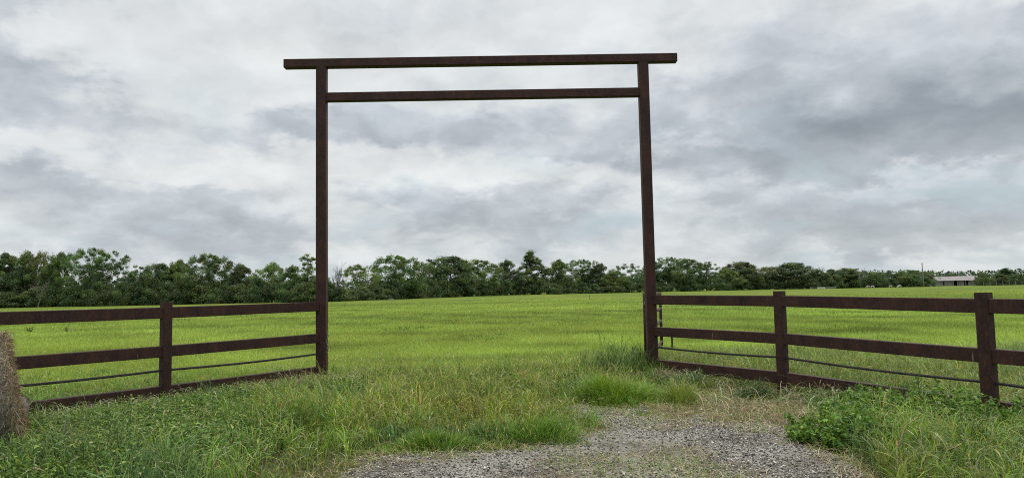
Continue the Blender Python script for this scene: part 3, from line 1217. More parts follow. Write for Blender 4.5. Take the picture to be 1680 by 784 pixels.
def cow(u, m_, rz, hide, label, graze=True, s=1.0):
    """a cow as one skinned body: deep chest, neck and head, jointed legs, tail"""
    p = before_trees(u, m_)
    V_ = [(0, 0, 1.05, .30), (.55, 0, 1.05, .32), (-.55, 0, 1.10, .28), (-.85, 0, 1.08, .2), (.85, 0, 1.1, .24)]
    E_ = [(0, 1), (0, 2), (2, 3), (1, 4)]

    def chain(start, pts):
        k = start
        for q in pts:
            V_.append(q)
            E_.append((k, len(V_) - 1))
            k = len(V_) - 1
        return k
    if graze:
        hd = chain(4, [(1.15, 0, .85, .15), (1.35, 0, .5, .12), (1.48, 0, .25, .11), (1.55, 0, .08, .07)])
    else:
        hd = chain(4, [(1.1, 0, 1.28, .15), (1.28, 0, 1.42, .13), (1.5, 0, 1.34, .1), (1.66, 0, 1.24, .08)])
    hb = len(V_) - 3
    for sy in (-1, 1):
        q = V_[hb]
        chain(hb, [(q[0] - .02, sy * .17, q[2] + .08, .035)])
        chain(1, [(.62, sy * .2, .75, .14), (.63, sy * .2, .42, .075), (.62, sy * .2, .08, .055), (.66, sy * .2, 0, .06)])
        chain(3, [(-.72, sy * .2, .72, .16), (-.88, sy * .2, .42, .08), (-.8, sy * .2, .08, .055), (-.76, sy * .2, 0, .06)])
    chain(3, [(-1.03, 0, 1.05, .04), (-1.08, 0, .6, .025), (-1.08, 0, .4, .045)])
    me = bpy.data.meshes.new('cow')
    me.from_pydata([q[:3] for q in V_], E_, [])
    me.materials.append(hide)
    o = link('cow', me, None, p)
    o.rotation_euler[2] = rz
    o.scale = (s, s, s)
    sk = o.modifiers.new('skin', 'SKIN')
    for i, q in enumerate(V_):
        me.skin_vertices[0].data[i].radius = (q[3], q[3])
    me.skin_vertices[0].data[0].use_root = True
    sb = o.modifiers.new('sub', 'SUBSURF')
    sb.levels = sb.render_levels = 1
    tag(o, label, 'cow' if s > .6 else 'calf')
    return o


cow(1424.5, 6.5, R(170), HIDEW, 'white calf grazing nearest the feed troughs below the leafless snag', True, .46)
cow(1431.5, 6.2, R(15), HIDEW, 'white calf grazing rump to rump with the calf nearest the troughs', True, .46)
cow(1428.5, 4.2, R(20), HIDEB, 'dark brown cow standing behind the two white calves', False, .8)
cow(1461, 5.6, R(5), HIDEC, 'lone cream calf grazing between the white pair and the utility pole', True, .44)
cow(1476, 5.6, R(185), HIDEW, 'white calf grazing closest to the utility pole', True, .46)

TROUGH = plain('pale_trough', [(.3, (.72, .72, .70)), (.7, (.82, .82, .80))], 1.2, .6)
TROUGH2 = plain('dull_trough', [(.3, (.25, .27, .25)), (.7, (.36, .38, .35))], 1.2, .7)
for (ua, ub, mt_, lab) in ((1330, 1339.5, TROUGH, 'pale low feed trough at the gateway end of the row before dark trees'), (1341.5, 1353.5, TROUGH, 'longest pale low feed trough, second in the row'),
                           (1355.5, 1363.5, TROUGH2, 'dull grey-green feed trough, third in the row'), (1364.5, 1371.5, TROUGH2, 'dull grey-green feed trough at the barn end of the row')):
    a, b = before_trees(ua, 5.5), before_trees(ub, 5.5)
    b.y = a.y
    b.x = a.x + (ub - ua) / F * a.y
    o = tag(empty('feed_trough', a.lerp(b, .5)), lab, 'trough', 'feed troughs before the dark trees')
    h_, d_w = .46, .6
    prof = [(-d_w / 2, h_), (-d_w / 2 + .12, .12), (d_w / 2 - .12, .12), (d_w / 2, h_), (d_w / 2 - .05, h_), (d_w / 2 - .15, .17), (-d_w / 2 + .15, .17), (-d_w / 2 + .05, h_)]
    Lh = (b.x - a.x) / 2
    m = MB()
    k = len(m.v)
    for sx in (-Lh, Lh):
        for y, z in prof:
            m.v.append(Vector((sx, y, z)))
    for i in range(8):
        j = (i + 1) % 8
        m.f.append((i, j, 8 + j, 8 + i))
    for sx in (-Lh, Lh - .04):
        m.poly([(sx, -d_w / 2 + .03, h_ - .004), (sx, -d_w / 2 + .14, .14), (sx, d_w / 2 - .14, .14), (sx, d_w / 2 - .03, h_ - .004)])
    link('trough_body', m.mesh('trough_body', mt_), o)
    for sx in (-Lh * .8, Lh * .8):
        m = MB()
        boxp(m, sx - .05, sx + .05, -.22, .22, -.05, .118)
        link('foot', m.mesh('foot', mt_), o)

# boulder under the trees, stakes in the field
bo = at(641, 491.6)
m = MB()
g = np.random.default_rng(4)
bs = .62
for i in range(7):
    for j in range(12):
        t, a = math.pi * i / 6 * .55, 2 * math.pi * j / 12
        r = bs * (1 + .13 * math.sin(3 * a + i) + .06 * g.normal())
        m.v.append(Vector((r * math.sin(t) * math.cos(a), r * .7 * math.sin(t) * math.sin(a), r * .5 * math.cos(t) - .1)))
for i in range(6):
    for j in range(12):
        k = (j + 1) % 12
        m.f.append((i * 12 + j, i * 12 + k, (i + 1) * 12 + k, (i + 1) * 12 + j))
ROCK = plain('grey_rock', [(.3, (.055, .055, .053)), (.7, (.11, .108, .10))], 3, .9, bump=.3)
tag(link('boulder', m.mesh('boulder', ROCK, True), None, bo), 'grey boulder at the foot of the large bright dome tree', 'boulder')
for (u, v, hh, lab) in ((566, 504, .42, 'thin brown stake in the field just inside the chained gatepost'), (967, 491.5, .55, 'thin dark stake far out in the middle of the field'),
                        (1124, 482.5, .6, 'thin dark stake far out past the plain gatepost')):
    q = at(u, v)
    m = MB()
    m.tube([q - UPV * .2, q + UPV * hh * .6, q + UPV * hh + Vector((.02, 0, 0))], [.03, .028, .022], 6)
    tag(m.build('stake', BARK), lab, 'stake')
q = at_y(1103, 570, 15.2)
q.z = 0
m = MB()
m.tube([q - UPV * .2, q + UPV * .42], .02, 6)
tag(m.build('stake', RUST), 'short rusty steel stake behind the fence beside the open gate', 'stake')

# ------------------------------------------------------------------ hay bale
E0 = at_y(-1, 640, 6.7)
va = math.atan2(E0.x, E0.y)
axd = Vector((math.cos(va), -math.sin(va), 0))
bale = tag(empty('hay_bale', (E0.x - axd.x * .72, E0.y - axd.y * .72, 0), math.atan2(axd.y, axd.x)), 'weathered round hay bale with frayed golden edge in front of the fence', 'hay bale')
g = np.random.default_rng(21)
RB, LB = .645, 1.5
na, nl_ = 96, 40
vv_, ff_, cl_ = [], [], []


def bale_pt(a, s, r=None):
    r = RB if r is None else r
    # sagging: wider and flatter at the bottom
    z = math.cos(a)
    y = math.sin(a) * (1 + .10 * (1 - z))
    zz = z * (.93 if z > 0 else .90)
    e = LB / 2
    x = s * e + .17 * (1 - (z * .5 + .5)) * s
    return np.array([x, y * r, zz * r + RB * .90 - .02])


for i in range(nl_ + 1):
    s = -1 + 2 * i / nl_
    rd = RB * (1 - .07 * max(0, abs(s) - .86) / .14)
    for j in range(na):
        a = 2 * math.pi * j / na
        k = 1 + .012 * math.sin(9 * a + 3 * s) + .012 * g.normal()
        vv_.append(bale_pt(a, s, rd * k))
V0 = np.array(vv_)
for i in range(nl_):
    for j in range(na):
        k = (j + 1) % na
        ff_.append((i * na + j, i * na + k, (i + 1) * na + k, (i + 1) * na + j))
for s, row in ((-1, 0), (1, nl_)):
    prev = [row * na + j for j in range(na)]
    base_n = len(vv_)
    for q in range(1, 7):
        cur = []
        for j in range(na):
            a = 2 * math.pi * j / na
            pp = bale_pt(a, s, RB * .93 * (1 - q / 6.5))
            pp[0] += s * (.02 * q / 6 + .012 * g.normal())
            cur.append(len(vv_))
            vv_.append(pp)
        for j in range(na):
            k = (j + 1) % na
            ff_.append((prev[j], prev[k], cur[k], cur[j]) if s > 0 else (prev[k], prev[j], cur[j], cur[k]))
        prev = cur
    ff_.append(tuple(prev if s > 0 else prev[::-1]))
me = bpy.data.meshes.new('bale_body')
me.from_pydata([tuple(p) for p in vv_], [], ff_)
HAY = plain('hay', [(.28, (.075, .06, .047)), (.5, (.16, .138, .112)), (.72, (.26, .235, .20))], 26, .95, (.35, 1, 1), bump=.7)
me.materials.append(HAY)
for p in me.polygons:
    p.use_smooth = True
link('bale_body', me, bale)
# straws lying on the surface, and frayed ones along the ends
n = 15000
aa = g.uniform(0, 2 * math.pi, n)
ss = g.uniform(-1, 1, n)
endm = g.uniform(0, 1, n) > .70
ss[endm] = np.sign(ss[endm]) * g.uniform(.955, 1.0, endm.sum())
pts_ = np.array([bale_pt(a, s, RB * 1.004) for a, s in zip(aa, ss)])
nrm = np.stack([np.where(endm, np.sign(ss) * g.uniform(0, .9, n), 0), np.sin(aa), np.cos(aa)], 1)
td = np.stack([g.normal(0, .55, n), np.cos(aa) * g.normal(0, 1, n), -np.sin(aa) * g.normal(0, 1, n)], 1)
td /= np.linalg.norm(td, axis=1)[:, None]
ln = g.uniform(.03, .10, n)
out = np.where(endm, g.uniform(.0, .5, n), g.uniform(-.02, .20, n))
dirv = td + nrm * out[:, None]
dirv[:, 2] -= np.where(endm, .25, .05)
sd = np.cross(dirv, nrm)
sd /= np.linalg.norm(sd, axis=1)[:, None] + 1e-9
wv = sd * .0022
b0, b1 = pts_, pts_ + dirv * ln[:, None]
Vs = np.stack([b0 - wv, b0 + wv, b1 + wv * .6, b1 - wv * .6], 1).reshape(-1, 3)
grey = jit((.26, .228, .19), n, .35)
gold = jit((.23, .18, .115), n, .35)
cc_ = np.where(endm[:, None], gold, grey)
leaf_obj('loose_straw', (Vs, np.arange(n * 4), np.arange(n) * 4, np.repeat(cc_, 4, 0)), STRAW, bale, kind='stuff')
n = 5000
aa = g.uniform(0, 2 * math.pi, n)
qq = g.uniform(.25, 1, n) ** .6
sgn = np.where(g.uniform(0, 1, n) > .25, 1.0, -1.0)
pts_ = np.array([bale_pt(a, s_, RB * .93 * q) for a, s_, q in zip(aa, sgn, qq)])
pts_[:, 0] += sgn * .02
dv = np.stack([sgn * g.uniform(.05, .7, n), g.normal(0, 1, n), g.normal(-.3, .8, n)], 1)
dv /= np.linalg.norm(dv, axis=1)[:, None]
sd = np.cross(dv, g.normal(size=(n, 3)))
sd *= .0024 / (np.linalg.norm(sd, axis=1)[:, None] + 1e-9)
b1 = pts_ + dv * g.uniform(.03, .09, n)[:, None]
Vs = np.stack([pts_ - sd, pts_ + sd, b1 + sd * .6, b1 - sd * .6], 1).reshape(-1, 3)
leaf_obj('end_straw', (Vs, np.arange(n * 4), np.arange(n) * 4, np.repeat(jit((.20, .15, .09), n, .35), 4, 0)), STRAW, bale, kind='stuff')
bale_c = (bale.location.x, bale.location.y)


# ------------------------------------------------------------------ grass
def fence_y(x):
    """y of the fence line at x"""
    return np.interp(x, [LP2.x - 4, LP2.x, LP1.x, GL.x, GRT.x, RP1.x, RP2.x, RP3.x, RP3.x + 4],
                     [LP2.y - 5.3, LP2.y, LP1.y, GL.y, GRT.y, RP1.y, RP2.y, RP3.y, RP3.y - 5])


# distinct clumps: centre px, half-width m, depth m, height, colour mix
CLUMPS = [
    (1012, 664, .62, .42, .40, 5200, ((5, BRIGHT), (3, YG), (2, MID)), 'bright green dome of long grass at the head of the gravel below the plain gatepost'),
    (872, 728, .60, .42, .25, 4400, ((4, BRIGHT), (5, MID), (2, DARK)), 'dark-sided low green mound of grass in the middle of the gravel edge'),
    (700, 742, .52, .30, .20, 3000, ((4, BRIGHT), (5, MID), (2, DARK)), 'flat green mat of grass at the gravel edge nearest the tall roadside grass'),
    (1118, 664, .34, .34, .30, 1500, ((3, YG), (4, MID), (2, TAN)), 'yellowish grass tuft beside the bright green dome'),
    (1243, 655, .26, .20, .27, 1000, ((5, BLUE), (3, DARK), (1, MID)), 'bluish green tuft under the lowest rail by the second fence post'),
    (790, 672, .20, .18, .34, 800, ((5, DARK), (3, MID)), 'upright dark green tuft among the tan seed heads in the gateway'),
]
hx, hy, hr = [], [], []
for u, v, rx_, ry_, hgt, cnt, mix_, lab in CLUMPS:
    p = at(u, v)
    cyp = p.y + ry_ * .6
    th = rng.uniform(0, 2 * math.pi, cnt)
    q = rng.uniform(0, 1, cnt) ** .5
    lx_, ly_ = q * np.cos(th) * rx_, q * np.sin(th) * ry_
    wob = 1 + .25 * np.sin(3 * th + u) + .15 * np.sin(5 * th + v)
    lx_, ly_ = lx_ * wob, ly_ * wob
    dome = np.clip(1 - q ** 2.2, .22, 1)
    rag = .5 * fb(lx_ + u, ly_ + v, 7.0, 81)
    dome = np.clip(dome * (1 + rag), .15, 1.4)
    stray = rng.uniform(0, 1, cnt) < .16
    lx_[stray] *= 1.9 * rng.uniform(.8, 1.2, stray.sum())
    ly_[stray] *= 1.5 * rng.uniform(.8, 1.2, stray.sum())
    dome[stray] = rng.uniform(.18, .42, stray.sum())
    h = hgt * dome * rng.uniform(.65, 1.15, cnt)
    ang = np.arctan2(ly_, lx_) + rng.normal(0, .9, cnt)
    lean = .25 + .75 * q * rng.uniform(.4, 1.2, cnt)
    o_ = (p.x, cyp, float(ground_z(p.x, cyp)))
    cc = pick(cnt, mix_)
    old = rng.uniform(0, 1, cnt) < .07
    cc[old] = pick(old.sum(), ((2, TAN), (2, STRAWC)))
    d = blades(lx_, ly_, np.zeros(cnt) - .01, h * 1.15, rng.uniform(.004, .008, cnt), lean, ang, cc, droop=.12)
    o = leaf_obj('grass_clump', d, GRASS, None, o_)
    tag(o, lab, 'grass clump', 'grass clumps by the gravel')
    hx.append(p.x)
    hy.append(cyp)
    hr.append(max(rx_, ry_) * .8)


def ingate_(x):
    return (x > GL.x + .1) & (x < GRT.x - .1)


def tall_grass():
    nt, per = 13500, 36
    tx, ty = rng.uniform(-10.5, 10.5, nt), rng.uniform(4.3, 13.4, nt)
    keep = np.abs(tx) < ty * .80 + .9
    tx, ty = tx[keep], ty[keep]
    nt = len(tx)
    ti = np.repeat(np.arange(nt), per)
    tr = rng.gamma(3, .022, nt)
    ox, oy = rng.normal(size=nt * per), rng.normal(size=nt * per)
    x, y = tx[ti] + ox * tr[ti], ty[ti] + oy * tr[ti]
    out_ang = np.arctan2(oy, ox) + rng.normal(0, .6, nt * per)
    n2 = 130000
    x = np.concatenate([x, rng.uniform(-10.5, 10.5, n2)])
    y = np.concatenate([y, rng.uniform(4.3, 13.2, n2)])
    out_ang = np.concatenate([out_ang, rng.uniform(0, 6.28, n2)])
    th_ = np.concatenate([np.clip(rng.normal(1, .3, nt), .4, 1.9)[ti], rng.uniform(.35, .75, n2)])
    tv_ = np.concatenate([np.clip(rng.normal(1, .30, nt), .4, 1.8)[ti], rng.uniform(.5, 1.0, n2)])
    tp_ = np.concatenate([rng.uniform(0, 1, nt)[ti], rng.uniform(0, 1, n2)])
    u, v, g, d = zones(x, y)
    fyl = fence_y(x)
    behind = y > fyl
    lump = fb(x, y, 1.6, 31)
    lump2 = fb(x, y, 3.6, 32)
    dens = np.ones(len(x))
    dens[g] = 0
    dens[d] = .30
    dens *= np.where((y > 11.2) & ingate_(x), 1 - sstep(10.6, 12.6, y + 1.2 * lump), 1)
    ingate = (x > GL.x + .1) & (x < GRT.x - .1)
    dens[behind & ~ingate] = .62
    dens *= np.clip(.75 + .45 * lump2, .12, 1)
    # bare dark pockets between the weeds on the bank
    dens[(lump < -.35) & (u < 560)] *= .30
    dens[(lump2 < -.45) & (u < 560)] *= .5
    dens[(fb(x, y, 2.6, 36) < -.18) & (u < 600) & ~behind] *= .35
    dens[(u < 470) & ~behind] *= .62
    dens[(u > 1330) & (v < 735) & ~behind] *= .5
    bx, by = x - bale_c[0], y - bale_c[1]
    dens[(np.abs(bx * axd.x + by * axd.y) < .78) & (np.abs(-bx * axd.y + by * axd.x) < .62)] = 0
    k = rng.uniform(0, 1, len(x)) < dens
    x, y, u, v, d, behind, lump, lump2, fyl, ingate, out_ang, th_, tv_, tp_ = (q[k] for q in (x, y, u, v, d, behind, lump, lump2, fyl, ingate, out_ang, th_, tv_, tp_))
    n = len(x)
    df = np.maximum(0, fyl - y)
    h = .17 + .10 * sstep(.2, 2.2, df) + .06 * lump + .06 * lump2
    left = (u < 560) & ~behind
    h[left] += .03 * sstep(0, 1.5, df[left])
    cen = ingate & (u > 540)
    h[cen] = .25 + .08 * lump[cen] + .07 * lump2[cen]
    # stand of taller grass just inside the plain gatepost
    st = np.exp(-(((x - 1.75) / .75) ** 2 + ((y - 11.9) / .9) ** 2))
    h += .40 * st
    nearg = np.zeros(n, bool)
    # short turf towards the gravel
    u2, v2, g2, d2 = zones(x, y - .35)
    u3, v3, g3, d3 = zones(x + .3, y)
    nearg = g2 | g3 | d2
    h[nearg] *= .5
    h[d] = rng.uniform(.02, .09, d.sum())
    rr = sstep(1380, 1480, u) * (1 - sstep(.6, 1.6, df)) * (~behind)
    h += .16 * rr * (1 + .5 * lump2)
    bh = behind & ~ingate
    rt = bh & (x > 2)
    h[rt] = .20 + .10 * sstep(0, 2.5, (y - fyl)[rt]) + .06 * lump[rt]
    h[bh & (x < 0)] = .13
    l3 = fb(x, y, 2.6, 36)
    bank = (u < 600) & ~behind & ~d
    h[bank] *= .55 + .75 * sstep(-.35, .35, l3[bank])
    h = np.clip(h, .03, .75) * rng.uniform(.6, 1.15, n) * np.where(d, 1, th_)
    col = pick(n, ((4, MID), (3, DARK), (2, PALE), (1, BLUE)))
    s = (u < 620) & (v > 690)
    col[s] = pick(s.sum(), ((4, YG), (4, MID), (2, BRIGHT), (2, PALE), (1, TAN)))
    s = (u < 330) & ~behind & (lump2 > -.1)
    col[s] = pick(s.sum(), ((4, DARK), (4, MID), (3, PALE), (2, BLUE)))
    s = cen & (v > 600) & (v < 720)
    col[s] = pick(s.sum(), ((5, MID), (4, YG), (1.2, TAN), (.6, BROWN), (1, YEL), (2, DARK)))
    s = (u > 420) & (u < 900) & (v > 640) & (v < 720)
    col[s] = pick(s.sum(), ((5, YG), (4, MID), (1.8, TAN), (3, YEL), (1, BROWN)))
    s = (u > 380) & (u < 520) & (v > 625) & (v < 665)
    col[s] = pick(s.sum(), ((3, TAN), (3, BROWN), (2, STRAWC), (3, MID)))
    s = st > .35
    col[s] = pick(s.sum(), ((4, MID), (4, DARK), (2, PALE)))
    s = (u > 1330) & ~behind
    col[s] = pick(s.sum(), ((3, MID), (3, DARK), (2, PALE), (2, BLUE)))
    s = (u > 1440) & (v > 690)
    col[s] = pick(s.sum(), ((4, YG), (3, MID), (2, PALE), (1, TAN)))
    s = rt
    col[s] = pick(s.sum(), ((3, YG), (3, MID), (3, PALE), (2, TAN)))
    s = bh & (x < 0)
    col[s] = pick(s.sum(), ((4, BRIGHT), (4, MID), (1, PALE)))
    s = nearg
    col[s] = pick(s.sum(), ((4, BRIGHT), (3, MID), (3, TAN), (1, YG)))
    s = d
    col[s] = pick(s.sum(), ((5, STRAWC), (4, TAN), (3, BROWN), (2, MID)))
    col = np.clip(col * tv_[:, None], .004, 1)
    tan_t = (tp_ > .90) & ~d
    col[tan_t] = col[tan_t] * .5 + .5 * np.array(TAN)
    dk_t = (tp_ < .16)
    col[dk_t] *= np.array([.55, .72, .75])
    lean = rng.gamma(2.4, .26, n)
    lean[d] = rng.uniform(.6, 2.2, d.sum())
    ang = out_ang
    wd = rng.uniform(.0035, .0080, n) * (1 + .7 * (rng.uniform(0, 1, n) > .93))
    tip = col * .9 + .1 * np.array(PALE)
    # part of the leaves leave their stem higher up, so each blade is short and the stand stays as high
    hi = np.where((rng.uniform(0, 1, n) < .62) & (h > .12), rng.uniform(.15, .68, n), 0)
    z0_ = hi * h
    curl = np.where(hi > 0, rng.uniform(.3, 1.5, n), lean)
    lean = np.where(hi > 0, curl, lean * .9)
    hb_ = np.where(hi > 0, np.maximum(.05, h * (1 - hi) * .95), h * .92)
    return blades(x, y, ground_z(x, y) - .01 + z0_, hb_ * 1.12, wd, lean, ang, col, tipcol=tip, droop=.16)


o = leaf_obj('roadside_grass', tall_grass(), GRASS, kind='stuff')
o['label'] = 'tall mixed green and tan grass around the gateway and along the fences'


def seed_stems():
    n = 20000
    x = rng.uniform(-9.5, 9.5, n)
    y = rng.uniform(4.6, 13.5, n)
    u, v, g, d = zones(x, y)
    fyl = fence_y(x)
    pr = np.full(n, .22)
    pr[(u > 420) & (u < 1050) & (v > 600)] = .95
    pr[(u > 1100) & (y > fyl) & (y < fyl + 4)] = .65
    pr[(u < 420) & (v > 640)] = .45
    pr[(u > 1440) & (v > 660)] = .6
    pr[g] = 0
    pr[d] *= .3
    bx, by = x - bale_c[0], y - bale_c[1]
    pr[(np.abs(bx * axd.x + by * axd.y) < .85) & (np.abs(-bx * axd.y + by * axd.x) < .7)] = 0
    k = rng.uniform(0, 1, n) < pr
    x, y, u, v = x[k], y[k], u[k], v[k]
    n = len(x)
    h = rng.uniform(.26, .48, n)
    h[(y < fence_y(x)) & (y > fence_y(x) - 1.2)] *= .75
    _, _, g2, d2 = zones(x, y - .4)
    h[g2 | d2] *= .6
    c = pick(n, ((2, TAN), (1.5, STRAWC), (3, (.40, .37, .11)), (3, YG), (3, PALE), (.6, BROWN)))
    return blades(x, y, ground_z(x, y), h, np.full(n, .008), rng.gamma(2, .22, n), rng.uniform(0, 6.28, n), c,
                  prof=((0, .3), (.55, .25), (.72, .25), (.80, 1.0), (.92, .8), (1, 0)), droop=.18)


o = leaf_obj('seed_head_grass', seed_stems(), GRASS, kind='stuff')
o['label'] = 'thin tan seed heads standing among the tall grass'


def arching():
    """long pale curling blades over the fence foot and bank"""
    n = 4200
    x = np.concatenate([rng.uniform(-6.3, -2.4, 2600), rng.uniform(2.2, 6.5, 1600)])
    off = rng.uniform(-.9, .25, n)
    far_ = rng.uniform(0, 1, n) > .45
    y = fence_y(x) + np.where(far_, off, -rng.uniform(.5, 3.2, n))
    u, v, g, d = zones(x, y)
    k = ~g & (y > 4.6) & ~(d & (rng.uniform(0, 1, n) > .3))
    bx, by = x - bale_c[0], y - bale_c[1]
    k &= ~((np.abs(bx * axd.x + by * axd.y) < .9) & (np.abs(-bx * axd.y + by * axd.x) < .8))
    x, y = x[k], y[k]
    n = len(x)
    c = pick(n, ((4, (.33, .39, .22)), (3, STRAWC), (2, TAN), (2, PALE)))
    return blades(x, y, ground_z(x, y), rng.uniform(.24, .48, n), rng.uniform(.006, .011, n), rng.uniform(.5, 1.5, n), rng.uniform(0, 6.28, n), c,
                  prof=((0, 1), (.25, 1), (.5, .9), (.75, .7), (.9, .45), (1, 0)), droop=.45)


o = leaf_obj('curling_dry_grass', arching(), GRASS, kind='stuff')
o['label'] = 'pale curling grass blades arching over the foot of both fences'


def dry_tangle():
    n = 1700
    th = rng.uniform(0, 6.28, n)
    q = rng.uniform(0, 1, n) ** .6
    x, y = q * np.cos(th) * .36, q * np.sin(th) * .26
    c = pick(n, ((5, (.40, .36, .29)), (3, STRAWC), (1, BROWN)))
    return blades(x, y, np.zeros(n), rng.uniform(.12, .34, n), rng.uniform(.004, .008, n), rng.uniform(.5, 1.8, n), rng.uniform(0, 6.28, n), c,
                  prof=((0, 1), (.25, 1), (.5, .9), (.75, .7), (.9, .45), (1, 0)), droop=.4)


o = leaf_obj('dry_grass_tangle', dry_tangle(), GRASS, None, (GRT.x + .12, GRT.y - .32, float(ground_z(GRT.x, GRT.y))))
tag(o, 'tangle of bleached dead grass round the foot of the plain gatepost', 'dead grass')


def dead_litter():
    n = 120000
    x = rng.uniform(-3.5, 5.8, n)
    y = rng.uniform(4.6, 10.5, n)
    u, v, g, d = zones(x, y)
    _, _, g2, d2 = zones(x + .18, y - .18)
    _, _, g3, d3 = zones(x - .12, y + .16)
    f = fb(x, y, 2.6, 61)
    pr = np.where(d, .75, 0.0)
    pr = np.where(g & (~g2 | ~g3), .45, pr)
    pr = np.where(g & (f > .05), .16 + .6 * np.clip(f * 1.6, 0, 1), pr)
    pr = np.where(~g & (g2 | g3 | d2 | d3), .45, pr)
    k = rng.uniform(0, 1, n) < pr
    x, y, g, f = x[k], y[k], g[k], f[k]
    n = len(x)
    c = pick(n, ((4, STRAWC), (4, TAN), (3, BROWN), (1, MID)))
    gr = rng.uniform(0, 1, n) < np.where(f > .3, .6, .22)
    c[gr] = pick(gr.sum(), ((3, MID), (2, YG), (2, BRIGHT)))
    h = np.where(gr, rng.uniform(.03, .09, n), rng.uniform(.04, .12, n))
    return blades(x, y, ground_z(x, y) + .012, h, rng.uniform(.003, .006, n), np.where(gr, rng.uniform(.3, 1.2, n), rng.uniform(1.2, 2.6, n)), rng.uniform(0, 6.28, n), c, droop=.25)


o = leaf_obj('dead_grass_litter', dead_litter(), GRASS, kind='stuff')
o['label'] = 'flattened dead grass and short sprouts along the edges of the gravel'


def field_grass():
    n = 420000
    y = 1 / rng.uniform(1 / 85, 1 / 10.9, n)
    x = rng.uniform(-1, 1, n) * (y * .82 + 1.5)
    k = (y > 13) | (y > fence_y(x) - .5 * ingate_(x) * (1 + fb(x, y, 1.3, 9)))
    x, y = x[k], y[k]
    n = len(x)
    p1 = fb(x * .6, y, .22, 41)
    p2 = fb(x * .45, y, .75, 42)
    p3 = fb(x, y, .07, 43)
    h = np.clip(.10 + .035 * p2 + .03 * p1, .04, .25) * rng.uniform(.6, 1.4, n)
    right_ = np.exp(-(((x - 5.5) / 3.5) ** 2 + ((y - 13.2) / 2.2) ** 2))
    h += .14 * right_ * rng.uniform(.4, 1.2, n)
    base = np.array(FIELD)[None, :] * np.clip(1.04 + .55 * p1 + .5 * p2 + .35 * fb(x * .7, y * .5, 2.4, 44), .45, 1.8)[:, None]
    yl = np.clip(.5 + .9 * p3 + .5 * p2, 0, 1)[:, None]
    base = base * (1 - .45 * yl) + np.array((.35, .40, .095)) * .45 * yl
    dk = np.clip((p2 - .45) * 2.2, 0, 1)[:, None]
    base = base * (1 - .5 * dk) + np.array((.075, .135, .030)) * .5 * dk
    col = jit(base, n, .10, .05)
    p4 = fb(x * .8, y * .55, 1.3, 45)
    s = rng.uniform(0, 1, n) < np.clip(.05 + .55 * (p4 - .25), .03, .45)
    col[s] = pick(s.sum(), ((3, (.33, .33, .13)), (3, (.27, .33, .12)), (2, YEL)))
    p5 = fb(x * .9, y * .6, 1.7, 46)
    s = rng.uniform(0, 1, n) < np.clip(.7 * (p5 - .40), 0, .5)
    col[s] = pick(s.sum(), ((3, MID), (2, BLUE)))
    s = rng.uniform(0, 1, n) < .5 * right_
    col[s] = pick(s.sum(), ((3, PALE), (3, TAN), (3, MID)))
    wd = np.maximum(.0055, .00078 * y) * rng.uniform(.7, 1.4, n)
    return blades(x, y, ground_z(x, y) - .01, h, wd, rng.gamma(2, .2, n), rng.uniform(0, 6.28, n), col,
                  prof=((0, 1), (.55, .8), (1, 0)), facing=rng.normal(0, .8, n))


o = leaf_obj('meadow_grass', field_grass(), GRASS, kind='stuff')
o['label'] = 'bright yellow-green mown hay meadow beyond the gateway'


# ------------------------------------------------------------------ leafy weeds
def leafy(cx, cy, rx_, ry_, hgt, nst, per, llen, table, seed):
    """stems rising from a patch, each set with leaves that narrow to the top; local coordinates"""
    g = np.random.default_rng(seed)
    th = g.uniform(0, 6.28, nst)
    q = g.uniform(0, 1, nst) ** .5
    sx, sy = cx + q * np.cos(th) * rx_, cy + q * np.sin(th) * ry_
    sh = hgt * np.clip(1 - .55 * q ** 2, .3, 1) * g.uniform(.6, 1.15, nst)
    la, ll = np.arctan2(np.sin(th), np.cos(th)) + g.normal(0, .8, nst), q * .5 * g.uniform(.3, 1.2, nst)
    i = np.repeat(np.arange(nst), per)
    t = g.uniform(.12, 1.0, nst * per)
    px = sx[i] + np.cos(la[i]) * ll[i] * sh[i] * t ** 1.5
    py = sy[i] + np.sin(la[i]) * ll[i] * sh[i] * t ** 1.5
    pz = sh[i] * t
    a = g.uniform(0, 6.28, nst * per)
    r = llen * .55 * (1.1 - .5 * t)
    c = np.stack([px + np.cos(a) * r, py + np.sin(a) * r, pz], 1)
    n = len(c)
    nr = np.stack([np.cos(a) * .5, np.sin(a) * .5, np.full(n, .9)], 1) + g.normal(0, .35, (n, 3))
    sz = llen * (1.15 - .5 * t) * g.uniform(.7, 1.3, n)
    lv = leaves(c, sz, sz * .42, pick(n, table), nr)
    st = blades(sx, sy, np.zeros(nst), sh * 1.02, np.full(nst, .006), ll, la, pick(nst, ((1, MID), (1, DARK))))
    return join([lv, st])


